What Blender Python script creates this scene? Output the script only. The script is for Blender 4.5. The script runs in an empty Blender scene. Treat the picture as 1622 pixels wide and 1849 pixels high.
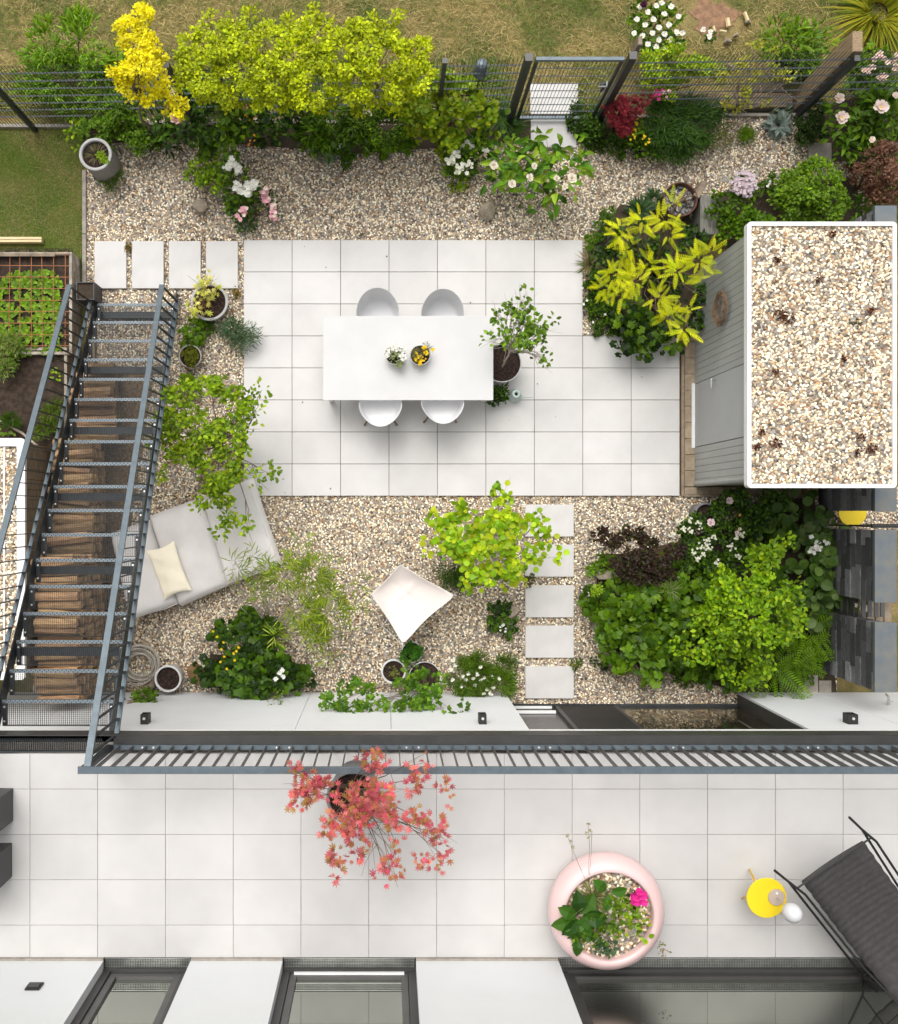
import bpy, math, random
import numpy as np
from mathutils import Vector, Matrix

random.seed(7); rng = np.random.default_rng(7)
sc = bpy.context.scene
COL = sc.collection
R = math.radians
# ------------------------------------------------------------------ camera, sky, sun, exposure
CAMZ, FPX, NX, NY, W_, H_ = 15.0, 1746.0, 700.0, 925.0, 1622.0, 1849.0
cam = bpy.data.cameras.new('camera'); camo = bpy.data.objects.new('camera', cam); COL.objects.link(camo)
camo.location = (0, 0, CAMZ); camo.rotation_euler = (0, 0, 0)
cam.sensor_fit = 'HORIZONTAL'; cam.sensor_width = 36; cam.lens = 36 * FPX / W_
cam.shift_x = (W_ / 2 - NX) / W_; cam.shift_y = (NY - H_ / 2) / W_
cam.clip_end = 500; cam.clip_start = .1
sc.camera = camo
SUN_EL, SUN_AZ = R(58), R(345)      # soft light from the garden side, a little from the left
wd = bpy.data.worlds.new('World'); sc.world = wd; wd.use_nodes = True
wn, wl = wd.node_tree.nodes, wd.node_tree.links
bg = wn['Background']; sky = wn.new('ShaderNodeTexSky'); sky.sky_type = 'NISHITA'; sky.sun_disc = False
sky.sun_elevation = SUN_EL; sky.sun_rotation = SUN_AZ; sky.dust_density = 6; sky.air_density = 1.0; sky.ozone_density = .6
hs = wn.new('ShaderNodeHueSaturation'); hs.inputs['Saturation'].default_value = .16
wl.new(sky.outputs[0], hs.inputs['Color']); wl.new(hs.outputs[0], bg.inputs['Color'])
bg.inputs['Strength'].default_value = .15
sl = bpy.data.lights.new('sun', 'SUN'); sl.energy = .62; sl.angle = R(50); sl.color = (1, .95, .88)
so = bpy.data.objects.new('sun', sl); COL.objects.link(so)
sd = Vector((math.sin(SUN_AZ) * math.cos(SUN_EL), math.cos(SUN_AZ) * math.cos(SUN_EL), math.sin(SUN_EL)))
so.rotation_euler = sd.to_track_quat('Z', 'Y').to_euler(); so.location = (0, 0, 30)
sc.view_settings.view_transform = 'Standard'; sc.view_settings.look = 'None'
sc.view_settings.exposure = 0.44; sc.view_settings.gamma = 1
sc.render.engine = 'CYCLES'
cy = sc.cycles; cy.max_bounces = 7; cy.diffuse_bounces = 3; cy.glossy_bounces = 3; cy.transmission_bounces = 4; cy.transparent_max_bounces = 6
cy.use_denoising = True; cy.caustics_reflective = False; cy.caustics_refractive = False

def P(px, py, z=0.0):
    s = (CAMZ - z) / FPX
    return np.array([(px - NX) * s, (NY - py) * s, z])
def L(px, z=0.0): return px * (CAMZ - z) / FPX
TZ = 4.31      # terrace level

# ------------------------------------------------------------------ materials
def newmat(name):
    m = bpy.data.materials.new(name); m.use_nodes = True
    nt = m.node_tree; return m, nt.nodes, nt.links, nt.nodes['Principled BSDF']
def nmath(n, l, op, a, b=None):
    x = n.new('ShaderNodeMath'); x.operation = op
    if isinstance(a, (int, float)): x.inputs[0].default_value = a
    else: l.new(a, x.inputs[0])
    if b is not None:
        if isinstance(b, (int, float)): x.inputs[1].default_value = b
        else: l.new(b, x.inputs[1])
    return x.outputs[0]
def mix(n, l, fac, a, b, mode='MIX'):
    x = n.new('ShaderNodeMix'); x.data_type = 'RGBA'; x.blend_type = mode
    for s, v in ((x.inputs[0], fac), (x.inputs[6], a), (x.inputs[7], b)):
        if isinstance(v, (int, float)): s.default_value = v
        elif isinstance(v, tuple): s.default_value = (*v[:3], 1)
        else: l.new(v, s)
    return x.outputs[2]
def noise(n, l, co, scale, det=4, rough=.6):
    t = n.new('ShaderNodeTexNoise'); t.inputs['Scale'].default_value = scale
    t.inputs['Detail'].default_value = det; t.inputs['Roughness'].default_value = rough
    l.new(co, t.inputs['Vector']); return t.outputs['Fac']
def ramp(n, l, fac, stops, interp='LINEAR'):
    r = n.new('ShaderNodeValToRGB'); cr = r.color_ramp; cr.interpolation = interp
    while len(cr.elements) < len(stops): cr.elements.new(.5)
    for e, (p, c) in zip(cr.elements, stops): e.position = p; e.color = (*c, 1)
    l.new(fac, r.inputs[0]); return r.outputs[0]
def pmat(name, col, rough=.6, var=.12, scale=6, bump=0, bscale=80, metal=0, spec=.5, tint=False, col2=None, stretch=None, lo=.35, hi=.65):
    m, n, l, b = newmat(name)
    tc = n.new('ShaderNodeTexCoord'); co = tc.outputs['Object']
    if stretch:
        mp = n.new('ShaderNodeMapping'); mp.inputs['Scale'].default_value = stretch; l.new(co, mp.inputs['Vector']); co = mp.outputs[0]
    f = noise(n, l, co, scale)
    c2 = col2 or tuple(c * (1 - var) for c in col); c1 = col if col2 else tuple(min(1, c * (1 + var)) for c in col)
    c = ramp(n, l, f, [(lo, c2), (hi, c1)])
    if tint:
        a = n.new('ShaderNodeAttribute'); a.attribute_name = 'tint'; c = mix(n, l, 1.0, c, a.outputs['Color'], 'MULTIPLY')
    l.new(c, b.inputs['Base Color'])
    b.inputs['Roughness'].default_value = rough; b.inputs['Metallic'].default_value = metal
    b.inputs['Specular IOR Level'].default_value = spec
    if bump:
        bp = n.new('ShaderNodeBump'); bp.inputs['Strength'].default_value = bump; bp.inputs['Distance'].default_value = .01
        l.new(noise(n, l, co, bscale), bp.inputs['Height']); l.new(bp.outputs[0], b.inputs['Normal'])
    return m
def leafmat(name, rough=.45, trans=.3):
    m, n, l, b = newmat(name)
    a = n.new('ShaderNodeAttribute'); a.attribute_name = 'tint'
    l.new(a.outputs['Color'], b.inputs['Base Color']); b.inputs['Roughness'].default_value = rough
    b.inputs['Specular IOR Level'].default_value = .25
    t = n.new('ShaderNodeBsdfTranslucent'); l.new(mix(n, l, 1.0, a.outputs['Color'], (1.25, 1.2, .7), 'MULTIPLY'), t.inputs['Color'])
    ms = n.new('ShaderNodeMixShader'); ms.inputs[0].default_value = trans
    l.new(b.outputs[0], ms.inputs[1]); l.new(t.outputs[0], ms.inputs[2])
    l.new(ms.outputs[0], n['Material Output'].inputs['Surface']); return m

M = {}
M['leaf'] = leafmat('leaf'); M['petal'] = leafmat('petal', .6, .2)
M['bark'] = pmat('bark', (.16, .11, .07), .85, .3, 30, .4, 60)
M['bark_pale'] = pmat('bark_pale', (.42, .37, .30), .8, .25, 40)
M['twig_red'] = pmat('twig_red', (.16, .07, .035), .8, .3, 30)
M['slab'] = pmat('slab', (.60, .585, .57), .55, .06, 1.1, .05, 220, tint=True, spec=.35)
M['slab_step'] = pmat('slab_step', (.58, .565, .545), .55, .05, 3, .05, 220, spec=.35)
M['slab_terrace'] = pmat('slab_terrace', (.53, .517, .503), .6, .07, .9, .04, 220, tint=True, spec=.35)
M['joint'] = pmat('joint', (.09, .075, .055), .9, .3, 20)
M['joint_terrace'] = pmat('joint_terrace', (.40, .385, .36), .9, .7, 2.2)
M['concrete'] = pmat('concrete', (.30, .27, .23), .85, .2, 9, .3, 90)
M['white_wall'] = pmat('white_wall', (.62, .635, .64), .55, .025, 1.2, .03, 300, spec=.4)
M['white_metal'] = pmat('white_metal', (.78, .78, .77), .4, .03, 5)
M['white_plastic'] = pmat('white_plastic', (.60, .60, .605), .35, .02, 5)
M['white_wall_brightened'] = pmat('white_wall_brightened', (.74, .75, .76), .55, .025, 1.2, .03, 300, spec=.4)  # white_wall copy for the ground floor, colour brightened to offset the shade there
M['tabletop'] = pmat('tabletop', (.585, .58, .57), .62, .035, 1.4, .02, 60, spec=.25)
M['shell_white'] = pmat('shell_white', (.76, .76, .765), .45, .02, 5, spec=.3)
M['steel'] = pmat('steel', (.115, .145, .165), .42, .12, 9, .05, 150, metal=.35)
M['steel_t'] = pmat('steel_tread', (.20, .24, .265), .5, .1, 9, metal=.3, tint=True)
M['steel_dark'] = pmat('steel_dark', (.035, .040, .044), .45, .2, 9, metal=.3)
M['steel_grate'] = pmat('steel_grate', (.07, .078, .082), .5, .15, 20, metal=.4)
M['anthracite'] = pmat('anthracite', (.040, .039, .038), .42, .12, 5)
M['anthracite2'] = pmat('anthracite2', (.085, .083, .080), .45, .1, 5)
M['black'] = pmat('black', (.012, .011, .011), .5, .2, 8)
M['bolt'] = pmat('bolt', (.7, .7, .68), .3, .05, 5, metal=.7)
M['galv'] = pmat('galv', (.42, .43, .41), .38, .15, 12, metal=.7)
M['copper_trim'] = pmat('coping_sheet', (.13, .155, .175), .42, .2, 2.2, metal=.3, col2=(.19, .19, .17), lo=.4, hi=.6)
M['wood_old'] = pmat('wood_old', (.30, .235, .165), .85, .3, 6, .5, 40, stretch=(1, 1, 9), col2=(.15, .115, .08))
M['sleeper'] = pmat('sleeper', (.25, .18, .115), .85, .3, 5, .6, 30, stretch=(1, 12, 12), col2=(.09, .065, .045))
M['sleeper_up'] = pmat('sleeper_up', (.42, .31, .18), .85, .3, 5, .6, 30, stretch=(9, 14, 1), col2=(.20, .14, .08))
M['wire'] = pmat('fence_wire', (.06, .072, .082), .5, .1, 9, metal=.3)
M['wood_grey'] = pmat('wood_grey', (.27, .26, .23), .85, .3, 6, .5, 40, stretch=(9, 1, 9), col2=(.13, .12, .10))
M['dark_glass'] = pmat('dark_glass', (.045, .036, .032), .25, .1, 3)
M['wood_new'] = pmat('wood_new', (.66, .53, .30), .6, .12, 4, stretch=(1, 14, 14))
M['wood_bed'] = pmat('wood_bed', (.46, .41, .34), .85, .25, 9, .3, 60, col2=(.22, .18, .14))
M['chair_leg'] = pmat('chair_leg', (.20, .12, .075), .5, .2, 30)
M['log'] = pmat('log', (.42, .285, .14), .8, .3, 7, .4, 40, tint=True, stretch=(1, 9, 9), col2=(.20, .13, .07))
M['shed_wall'] = pmat('shed_wall', (.34, .35, .33), .6, .05, 3, .03, 100)
M['shed_door'] = pmat('shed_door', (.36, .37, .365), .5, .03, 2)
M['soil'] = pmat('soil', (.062, .040, .026), .95, .5, 14, .9, 70, col2=(.022, .014, .009))
M['pot_soil'] = pmat('pot_soil', (.050, .024, .014), .95, .5, 30, .9, 90, col2=(.010, .005, .004), lo=.45, hi=.6)
M['pot_grey'] = pmat('pot_grey', (.24, .232, .222), .8, .1, 8, .2, 120)
M['pot_rim'] = pmat('pot_rim', (.42, .415, .40), .7, .08, 8)
M['pot_white'] = pmat('pot_white', (.62, .62, .61), .5, .05, 8)
M['pot_dark'] = pmat('pot_dark', (.19, .19, .19), .6, .1, 8)
M['terracotta'] = pmat('terracotta', (.38, .17, .10), .8, .1, 8)
M['pink'] = pmat('pink_bowl', (.72, .515, .50), .28, .015, 3, spec=.6)
M['yellow'] = pmat('yellow_paint', (.82, .60, .012), .45, .03, 4)
M['yellow_leg'] = pmat('yellow_leg', (.70, .42, .04), .5, .1, 4)
M['beige'] = pmat('beige', (.48, .39, .32), .4, .05, 4)
M['rust'] = pmat('rust', (.14, .055, .028), .8, .4, 18, .5, 80, col2=(.05, .025, .018))
M['rust_wire'] = pmat('rust_wire', (.40, .15, .06), .8, .2, 8)
M['ash'] = pmat('ash', (.30, .29, .28), .95, .5, 25, .9, 60, col2=(.03, .03, .03), lo=.45, hi=.58)
M['cushion'] = pmat('cushion_fabric', (.68, .655, .635), .9, .05, 2.5, .35, 9)
M['cream'] = pmat('cream_fabric', (.88, .81, .64), .9, .02, 3, .12, 14)
M['canvas'] = pmat('canvas', (.69, .635, .60), .9, .02, 3, .15, 8)
M['lounge'] = pmat('lounge_fabric', (.052, .048, .047), .9, .2, 20, .3, 200)
M['dark_box'] = pmat('dark_box', (.075, .071, .072), .7, .08, 5)
M['mint'] = pmat('mint_enamel', (.50, .60, .56), .35, .04, 4)
M['rock'] = pmat('rock', (.40, .34, .26), .9, .3, 12, .8, 25, col2=(.22, .18, .13))
M['rock_brown'] = pmat('rock_brown', (.25, .15, .07), .9, .3, 8, .8, 25)
M['stone_block'] = pmat('stone_block', (.10, .098, .10), .8, .3, 14, .5, 50, tint=True, stretch=(1, 1, 4))
M['hose'] = pmat('hose', (.48, .44, .38), .5, .15, 12)
M['green_plastic'] = pmat('green_plastic', (.04, .30, .06), .4, .05, 5)
M['brick'] = pmat('brick', (.30, .235, .16), .85, .2, 12, .4, 60, tint=True)
M['twig'] = pmat('twig', (.22, .14, .08), .9, .3, 30)
M['blind'] = pmat('insect_screen', (.020, .018, .017), .7, .15, 3)

def glassmat(name, tint, fac, back):
    m, n, l, b = newmat(name)
    b.inputs['Base Color'].default_value = (*back, 1); b.inputs['Roughness'].default_value = .3
    tc = n.new('ShaderNodeTexCoord'); f = noise(n, l, tc.outputs['Object'], 1.5, 1)
    g = n.new('ShaderNodeBsdfGlossy'); g.inputs['Roughness'].default_value = .015
    l.new(ramp(n, l, f, [(.3, tuple(t * .94 for t in tint)), (.7, tint)]), g.inputs['Color'])
    ms = n.new('ShaderNodeMixShader'); ms.inputs[0].default_value = fac
    l.new(b.outputs[0], ms.inputs[1]); l.new(g.outputs[0], ms.inputs[2]); l.new(ms.outputs[0], n['Material Output'].inputs['Surface'])
    return m
M['glass'] = glassmat('window_glass', (.82, .85, .76), .42, (.03, .032, .028))
M['glass_low'] = glassmat('door_glass', (.9, .85, .7), .5, (.02, .018, .014))

PEB = [(0.0, (.74, .68, .58)), (.22, (.50, .40, .29)), (.36, (.36, .31, .26)), (.46, (.84, .80, .73)), (.62, (.42, .30, .19)),
       (.69, (.24, .21, .19)), (.77, (.68, .59, .47)), (.91, (.30, .17, .10)), (.95, (.12, .11, .10))]
def pebmat(name, mul=1.0):
    m, n, l, b = newmat(name)
    oi = n.new('ShaderNodeObjectInfo')
    c = ramp(n, l, oi.outputs['Random'], [(p, tuple(min(.9, v * mul) for v in q)) for p, q in PEB], 'CONSTANT')
    tc = n.new('ShaderNodeTexCoord'); f = noise(n, l, tc.outputs['Object'], 40, 3)
    c = mix(n, l, 1.0, c, ramp(n, l, f, [(.3, (.97, .89, .76)), (.7, (1.22, 1.14, .98))]), 'MULTIPLY')
    l.new(c, b.inputs['Base Color']); b.inputs['Roughness'].default_value = .6; b.inputs['Specular IOR Level'].default_value = .35
    return m
M['pebble'] = pebmat('pebble', 1.12); M['pebble_roof'] = pebmat('pebble_roof', 1.16)
def gravelbase():
    m, n, l, b = newmat('gravel_base')
    tc = n.new('ShaderNodeTexCoord'); v = n.new('ShaderNodeTexVoronoi'); v.inputs['Scale'].default_value = 34
    l.new(tc.outputs['Object'], v.inputs['Vector'])
    sp = n.new('ShaderNodeSeparateColor'); l.new(v.outputs['Color'], sp.inputs[0])
    l.new(ramp(n, l, sp.outputs[0], [(p, tuple(x * .45 for x in q)) for p, q in PEB], 'CONSTANT'), b.inputs['Base Color'])
    bp = n.new('ShaderNodeBump'); bp.inputs['Strength'].default_value = 1; bp.inputs['Distance'].default_value = .01; bp.invert = True
    l.new(v.outputs['Distance'], bp.inputs['Height']); l.new(bp.outputs[0], b.inputs['Normal']); b.inputs['Roughness'].default_value = .85
    return m
M['gravel_base'] = gravelbase()
def groundmat(name, cols, s1, s2):
    m, n, l, b = newmat(name)
    tc = n.new('ShaderNodeTexCoord'); co = tc.outputs['Object']
    a = ramp(n, l, noise(n, l, co, s1, 6), [(.3 + .4 * i / (len(cols) - 1), c) for i, c in enumerate(cols)])
    c = mix(n, l, 1.0, a, ramp(n, l, noise(n, l, co, s2, 4), [(.3, (.55, .55, .55)), (.7, (1.25, 1.25, 1.25))]), 'MULTIPLY')
    l.new(c, b.inputs['Base Color']); b.inputs['Roughness'].default_value = .95
    bp = n.new('ShaderNodeBump'); bp.inputs['Strength'].default_value = .8; bp.inputs['Distance'].default_value = .03
    l.new(noise(n, l, co, s2 * 1.3), bp.inputs['Height']); l.new(bp.outputs[0], b.inputs['Normal'])
    return m
M['meadow'] = groundmat('meadow', [(.09, .12, .025), (.18, .16, .05), (.34, .26, .10), (.24, .16, .07)], 1.1, 45)
M['lawn'] = groundmat('lawn', [(.26, .20, .08), (.13, .15, .025), (.07, .12, .012)], 1.8, 50)
M['bed'] = groundmat('bed_soil', [(.05, .035, .022), (.09, .065, .04)], 4, 60)

# ------------------------------------------------------------------ mesh builder
ORG = {}
class MB:
    def __init__(s): s.v = []; s.f = {}; s.t = []; s.n = 0
    def add(s, v, f, t=(1, 1, 1)):
        v = np.asarray(v, float).reshape(-1, 3)
        if isinstance(f, np.ndarray): s.f.setdefault(f.shape[1], []).append(f + s.n)
        else:
            d = {}
            for q in f: d.setdefault(len(q), []).append(q)
            for k, q in d.items(): s.f.setdefault(k, []).append(np.array(q) + s.n)
        t = np.asarray(t, float)
        s.t.append(np.broadcast_to(t, (len(v), 3)) if t.ndim == 1 else t)
        s.v.append(v); s.n += len(v); return s
    def box(s, c, d, rz=0, ch=0, t=(1, 1, 1), rot=None):
        x, y, z = d[0] / 2, d[1] / 2, d[2] / 2
        lv = [(-x, -y, -z), (x, -y, -z), (x, y, -z), (-x, y, -z)]
        if ch:
            lv += [(-x, -y, z - ch), (x, -y, z - ch), (x, y, z - ch), (-x, y, z - ch), (-x + ch, -y + ch, z), (x - ch, -y + ch, z), (x - ch, y - ch, z), (-x + ch, y - ch, z)]
            f = [(3, 2, 1, 0), (8, 9, 10, 11)] + [(i, (i + 1) % 4, 4 + (i + 1) % 4, 4 + i) for i in range(4)] + [(4 + i, 4 + (i + 1) % 4, 8 + (i + 1) % 4, 8 + i) for i in range(4)]
        else:
            lv += [(-x, -y, z), (x, -y, z), (x, y, z), (-x, y, z)]
            f = [(3, 2, 1, 0), (4, 5, 6, 7)] + [(i, (i + 1) % 4, 4 + (i + 1) % 4, 4 + i) for i in range(4)]
        a = np.array(lv)
        if rot is not None: a = a @ np.array(rot.to_3x3()).T
        elif rz: c_, s_ = math.cos(rz), math.sin(rz); a = np.stack([a[:, 0] * c_ - a[:, 1] * s_, a[:, 0] * s_ + a[:, 1] * c_, a[:, 2]], 1)
        return s.add(a + np.array(c), f, t)
    def bx(s, x0, x1, y0, y1, z0, z1, ch=0, t=(1, 1, 1)):
        return s.box(((x0 + x1) / 2, (y0 + y1) / 2, (z0 + z1) / 2), (abs(x1 - x0), abs(y1 - y0), abs(z1 - z0)), ch=ch, t=t)
    def bar(s, a, b, w, h, up=(0, 0, 1), t=(1, 1, 1)):
        a = Vector(a); b = Vector(b); d = b - a; y = d.normalized(); u = Vector(up); x = y.cross(u).normalized(); z = x.cross(y)
        m = Matrix((x, y, z)).transposed(); return s.box(tuple((a + b) / 2), (w, d.length, h), rot=m, t=t)
    def tube(s, pts, r, n=6, t=(1, 1, 1), cap=True):
        pts = [Vector(p) for p in pts]; k = len(pts); rr = r if hasattr(r, '__len__') else [r] * k
        vs = []; ref = Vector((0, 0, 1))
        for i, p in enumerate(pts):
            d = (pts[min(i + 1, k - 1)] - pts[max(i - 1, 0)]).normalized()
            x = d.cross(ref)
            if x.length < .05: x = d.cross(Vector((0, 1, 0)))
            x.normalize(); y = x.cross(d); 
            for j in range(n):
                a = 2 * math.pi * j / n; vs.append(p + (x * math.cos(a) + y * math.sin(a)) * rr[i])
        f = [(i * n + j, i * n + (j + 1) % n, (i + 1) * n + (j + 1) % n, (i + 1) * n + j) for i in range(k - 1) for j in range(n)]
        s.add([tuple(v) for v in vs], f, t)
        if cap:
            for i in (0, k - 1): s.add([tuple(v) for v in vs[i * n:(i + 1) * n]], [tuple(range(n))], t)
        return s
    def lathe(s, prof, c=(0, 0, 0), n=40, t=(1, 1, 1)):
        vs = []; m = len(prof)
        for r, z in prof:
            for j in range(n):
                a = 2 * math.pi * j / n; vs.append((c[0] + r * math.cos(a), c[1] + r * math.sin(a), c[2] + z))
        f = [(i * n + j, i * n + (j + 1) % n, (i + 1) * n + (j + 1) % n, (i + 1) * n + j) for i in range(m - 1) for j in range(n)]
        return s.add(vs, f, t)
    def disc(s, c, r, n=40, t=(1, 1, 1), jit=0):
        vs = [(c[0], c[1], c[2] + jit)] + [(c[0] + r * math.cos(2 * math.pi * j / n), c[1] + r * math.sin(2 * math.pi * j / n), c[2]) for j in range(n)]
        return s.add(vs, [(0, 1 + j, 1 + (j + 1) % n) for j in range(n)], t)
    def prism(s, poly, z0, z1, t=(1, 1, 1)):
        n = len(poly); v = [(p[0], p[1], z0) for p in poly] + [(p[0], p[1], z1) for p in poly]
        return s.add(v, [tuple(range(n))[::-1], tuple(range(n, 2 * n))] + [(i, (i + 1) % n, n + (i + 1) % n, n + i) for i in range(n)], t)
    def build(s, name, mat, parent=None, smooth=False, local=False, org=None):
        v = np.concatenate(s.v); t = np.concatenate(s.t)
        if local: o0 = np.zeros(3)
        elif parent is not None: o0 = ORG[parent.name]
        else: o0 = np.array(org) if org is not None else np.array([v[:, 0].mean(), v[:, 1].mean(), v[:, 2].min()])
        me = bpy.data.meshes.new(name); me.vertices.add(len(v)); me.vertices.foreach_set('co', (v - o0).astype(np.float32).ravel())
        li = []; ls = []; tot = 0
        for k, fs in s.f.items():
            a = np.concatenate(fs); li.append(a.ravel()); ls.append(tot + np.arange(len(a)) * k); tot += a.size
        li = np.concatenate(li).astype(np.int32); ls = np.concatenate(ls).astype(np.int32)
        me.loops.add(len(li)); me.loops.foreach_set('vertex_index', li)
        me.polygons.add(len(ls)); me.polygons.foreach_set('loop_start', ls)
        me.update(calc_edges=True)
        at = me.attributes.new('tint', 'FLOAT_COLOR', 'POINT'); at.data.foreach_set('color', np.concatenate([t, np.ones((len(t), 1))], 1).astype(np.float32).ravel())
        me.polygons.foreach_set('use_smooth', np.full(len(ls), bool(smooth)))
        me.materials.append(mat)
        o = bpy.data.objects.new(name, me); COL.objects.link(o)
        if parent is not None: o.parent = parent; ORG[o.name] = o0
        else: o.location = o0; ORG[o.name] = o0
        return o

def thing(name, label, cat, loc=(0, 0, 0), rz=0, group=None):
    o = bpy.data.objects.new(name, None); COL.objects.link(o); o.location = loc; o.rotation_euler = (0, 0, rz)
    o.empty_display_size = .1; o['label'] = label; o['category'] = cat
    if group: o['group'] = group
    ORG[o.name] = np.array(loc, float); return o
def tag(o, label, cat, group=None):
    o['label'] = label; o['category'] = cat
    if group: o['group'] = group
    return o
def struct(o): o['kind'] = 'structure'; return o
def copy_tree(o, parent=None):
    kids = [c for c in bpy.data.objects if c.parent == o]
    c = o.copy(); COL.objects.link(c); c.parent = parent; ORG[c.name] = ORG.get(o.name, np.zeros(3))
    for k in kids: copy_tree(k, c)
    return c

# ------------------------------------------------------------------ pebbles (geometry nodes on a sheet)
def pebble_group(name, mat, dens, smin, smax):
    g = bpy.data.node_groups.new(name, 'GeometryNodeTree')
    g.interface.new_socket('Geometry', in_out='INPUT', socket_type='NodeSocketGeometry')
    g.interface.new_socket('Geometry', in_out='OUTPUT', socket_type='NodeSocketGeometry')
    n, l = g.nodes, g.links
    gi = n.new('NodeGroupInput'); go = n.new('NodeGroupOutput')
    ds = n.new('GeometryNodeDistributePointsOnFaces'); ds.distribute_method = 'POISSON'
    ds.inputs['Distance Min'].default_value = .021; ds.inputs['Density Max'].default_value = dens
    ico = n.new('GeometryNodeMeshIcoSphere'); ico.inputs['Radius'].default_value = .5; ico.inputs['Subdivisions'].default_value = 2
    sm = n.new('GeometryNodeSetMaterial'); sm.inputs['Material'].default_value = mat
    ss = n.new('GeometryNodeSetShadeSmooth')
    ip = n.new('GeometryNodeInstanceOnPoints')
    rr = n.new('FunctionNodeRandomValue'); rr.data_type = 'FLOAT_VECTOR'; rr.inputs[0].default_value = (-.45, -.45, 0); rr.inputs[1].default_value = (.45, .45, 6.28)
    rs = n.new('FunctionNodeRandomValue'); rs.data_type = 'FLOAT_VECTOR'; rs.inputs['Seed'].default_value = 3
    rs.inputs[0].default_value = (smin * 1.15, smin * .8, smin * .6); rs.inputs[1].default_value = (smax * 1.25, smax * .9, smax * .62)
    e2r = n.new('FunctionNodeEulerToRotation')
    jg = n.new('GeometryNodeJoinGeometry')
    l.new(gi.outputs[0], ds.inputs['Mesh']); l.new(ds.outputs['Points'], ip.inputs['Points'])
    l.new(ico.outputs['Mesh'], ss.inputs[0]); l.new(ss.outputs[0], sm.inputs['Geometry']); l.new(sm.outputs[0], ip.inputs['Instance'])
    l.new(rr.outputs[0], e2r.inputs[0]); l.new(e2r.outputs[0], ip.inputs['Rotation']); l.new(rs.outputs[0], ip.inputs['Scale'])
    l.new(gi.outputs[0], jg.inputs[0]); l.new(ip.outputs[0], jg.inputs[0]); l.new(jg.outputs[0], go.inputs[0])
    return g
PG = pebble_group('pebbles', M['pebble'], 1700, .020, .040)
PGR = pebble_group('roof_pebbles', M['pebble_roof'], 1500, .024, .050)
def pebbles(o, grp): md = o.modifiers.new('pebbles', 'NODES'); md.node_group = grp
def sheet(rects, z, t=(1, 1, 1)):
    m = MB()
    for x0, x1, y0, y1 in rects: m.add([(x0, y0, z), (x1, y0, z), (x1, y1, z), (x0, y1, z)], [(0, 1, 2, 3)], t)
    return m
def prect(px0, px1, py0, py1, z=0): a = P(px0, py1, z); b = P(px1, py0, z); return (a[0], b[0], a[1], b[1])

# ------------------------------------------------------------------ leaf templates (length 1 along +Y)
def tpl_oval(w=.30, cup=.06, bend=.12):
    v = [(0, 0, 0), (w * .8, .28, cup), (w, .55, cup), (w * .6, .82, cup * .4 - bend * .5), (0, 1, -bend), (-w * .6, .82, cup * .4 - bend * .5), (-w, .55, cup), (-w * .8, .28, cup), (0, .5, 0)]
    return np.array(v), [(0, 1, 2, 8), (8, 2, 3, 4), (8, 4, 5, 6), (0, 8, 6, 7)], 1.5 * w
def tpl_small(w=.34):
    return np.array([(0, 0, 0), (w, .5, .08), (0, 1, -.06), (-w, .5, .08)]), [(0, 1, 2), (0, 2, 3)], w
def tpl_lance(w=.10, bend=.3):
    v = [(0, 0, 0), (w, .35, .02), (w * .8, .7, -bend * .4), (0, 1, -bend), (-w * .8, .7, -bend * .4), (-w, .35, .02)]
    return np.array(v), [(0, 1, 4 + 1), (1, 2, 4, 5), (2, 3, 4)], 1.4 * w
def tpl_round():
    v = [(0, .5, 0)]; n = 9
    for i in range(n):
        a = 2 * math.pi * (i + .5) / n - math.pi / 2; v.append((.5 * math.cos(a), .5 + .5 * math.sin(a), .05 * math.cos(2 * a)))
    return np.array(v), [(0, 1 + i, 1 + (i + 1) % n) for i in range(n)], .7
def tpl_lobed(lobes=5, deep=.78, w=1.0):
    v = [(0, .38, .06)]; n = lobes * 2
    for i in range(n + 1):
        a = -math.pi / 2 + .35 + (2 * math.pi - .7) * i / n
        r = .56 if i % 2 else .56 * deep
        v.append((w * r * math.cos(a), .42 + r * math.sin(a) * 1.05, -.06 if i % 2 else 0))
    return np.array(v), [(0, 1 + i, 2 + i) for i in range(n)], .55 * w
def tpl_star():
    v = [(0, .3, .02)]; n = 7
    ang = [-60, -22, 22, 60, 0][:0]
    A = [-130, -80, -38, 0, 38, 80, 130]; Ln = [.28, .5, .66, .72, .66, .5, .28]
    f = []
    for a, ln in zip(A, Ln):
        a = R(90 + a); dx, dy = math.cos(a), math.sin(a); px, py = -dy, dx; k = len(v)
        v += [(px * .05, .3 + py * .05, 0), (dx * ln * .5 + px * .085, .3 + dy * ln * .5 + py * .085, 0), (dx * ln, .3 + dy * ln, -.08), (dx * ln * .5 - px * .085, .3 + dy * ln * .5 - py * .085, 0)]
        f += [(0, k, k + 1, k + 2), (0, k + 2, k + 3)]
    return np.array(v), f, .36
def tpl_blade(w=.03, bend=.5):
    ys = [0, .35, .7, 1]; v = []
    for i, y in enumerate(ys):
        ww = w * (1 - .95 * (i / 3) ** 2); v += [(-ww, y, -bend * y * y), (ww, y, -bend * y * y)]
    return np.array(v), [(0, 1, 3, 2), (2, 3, 5, 4), (4, 5, 7, 6)], 1.3 * w
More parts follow.
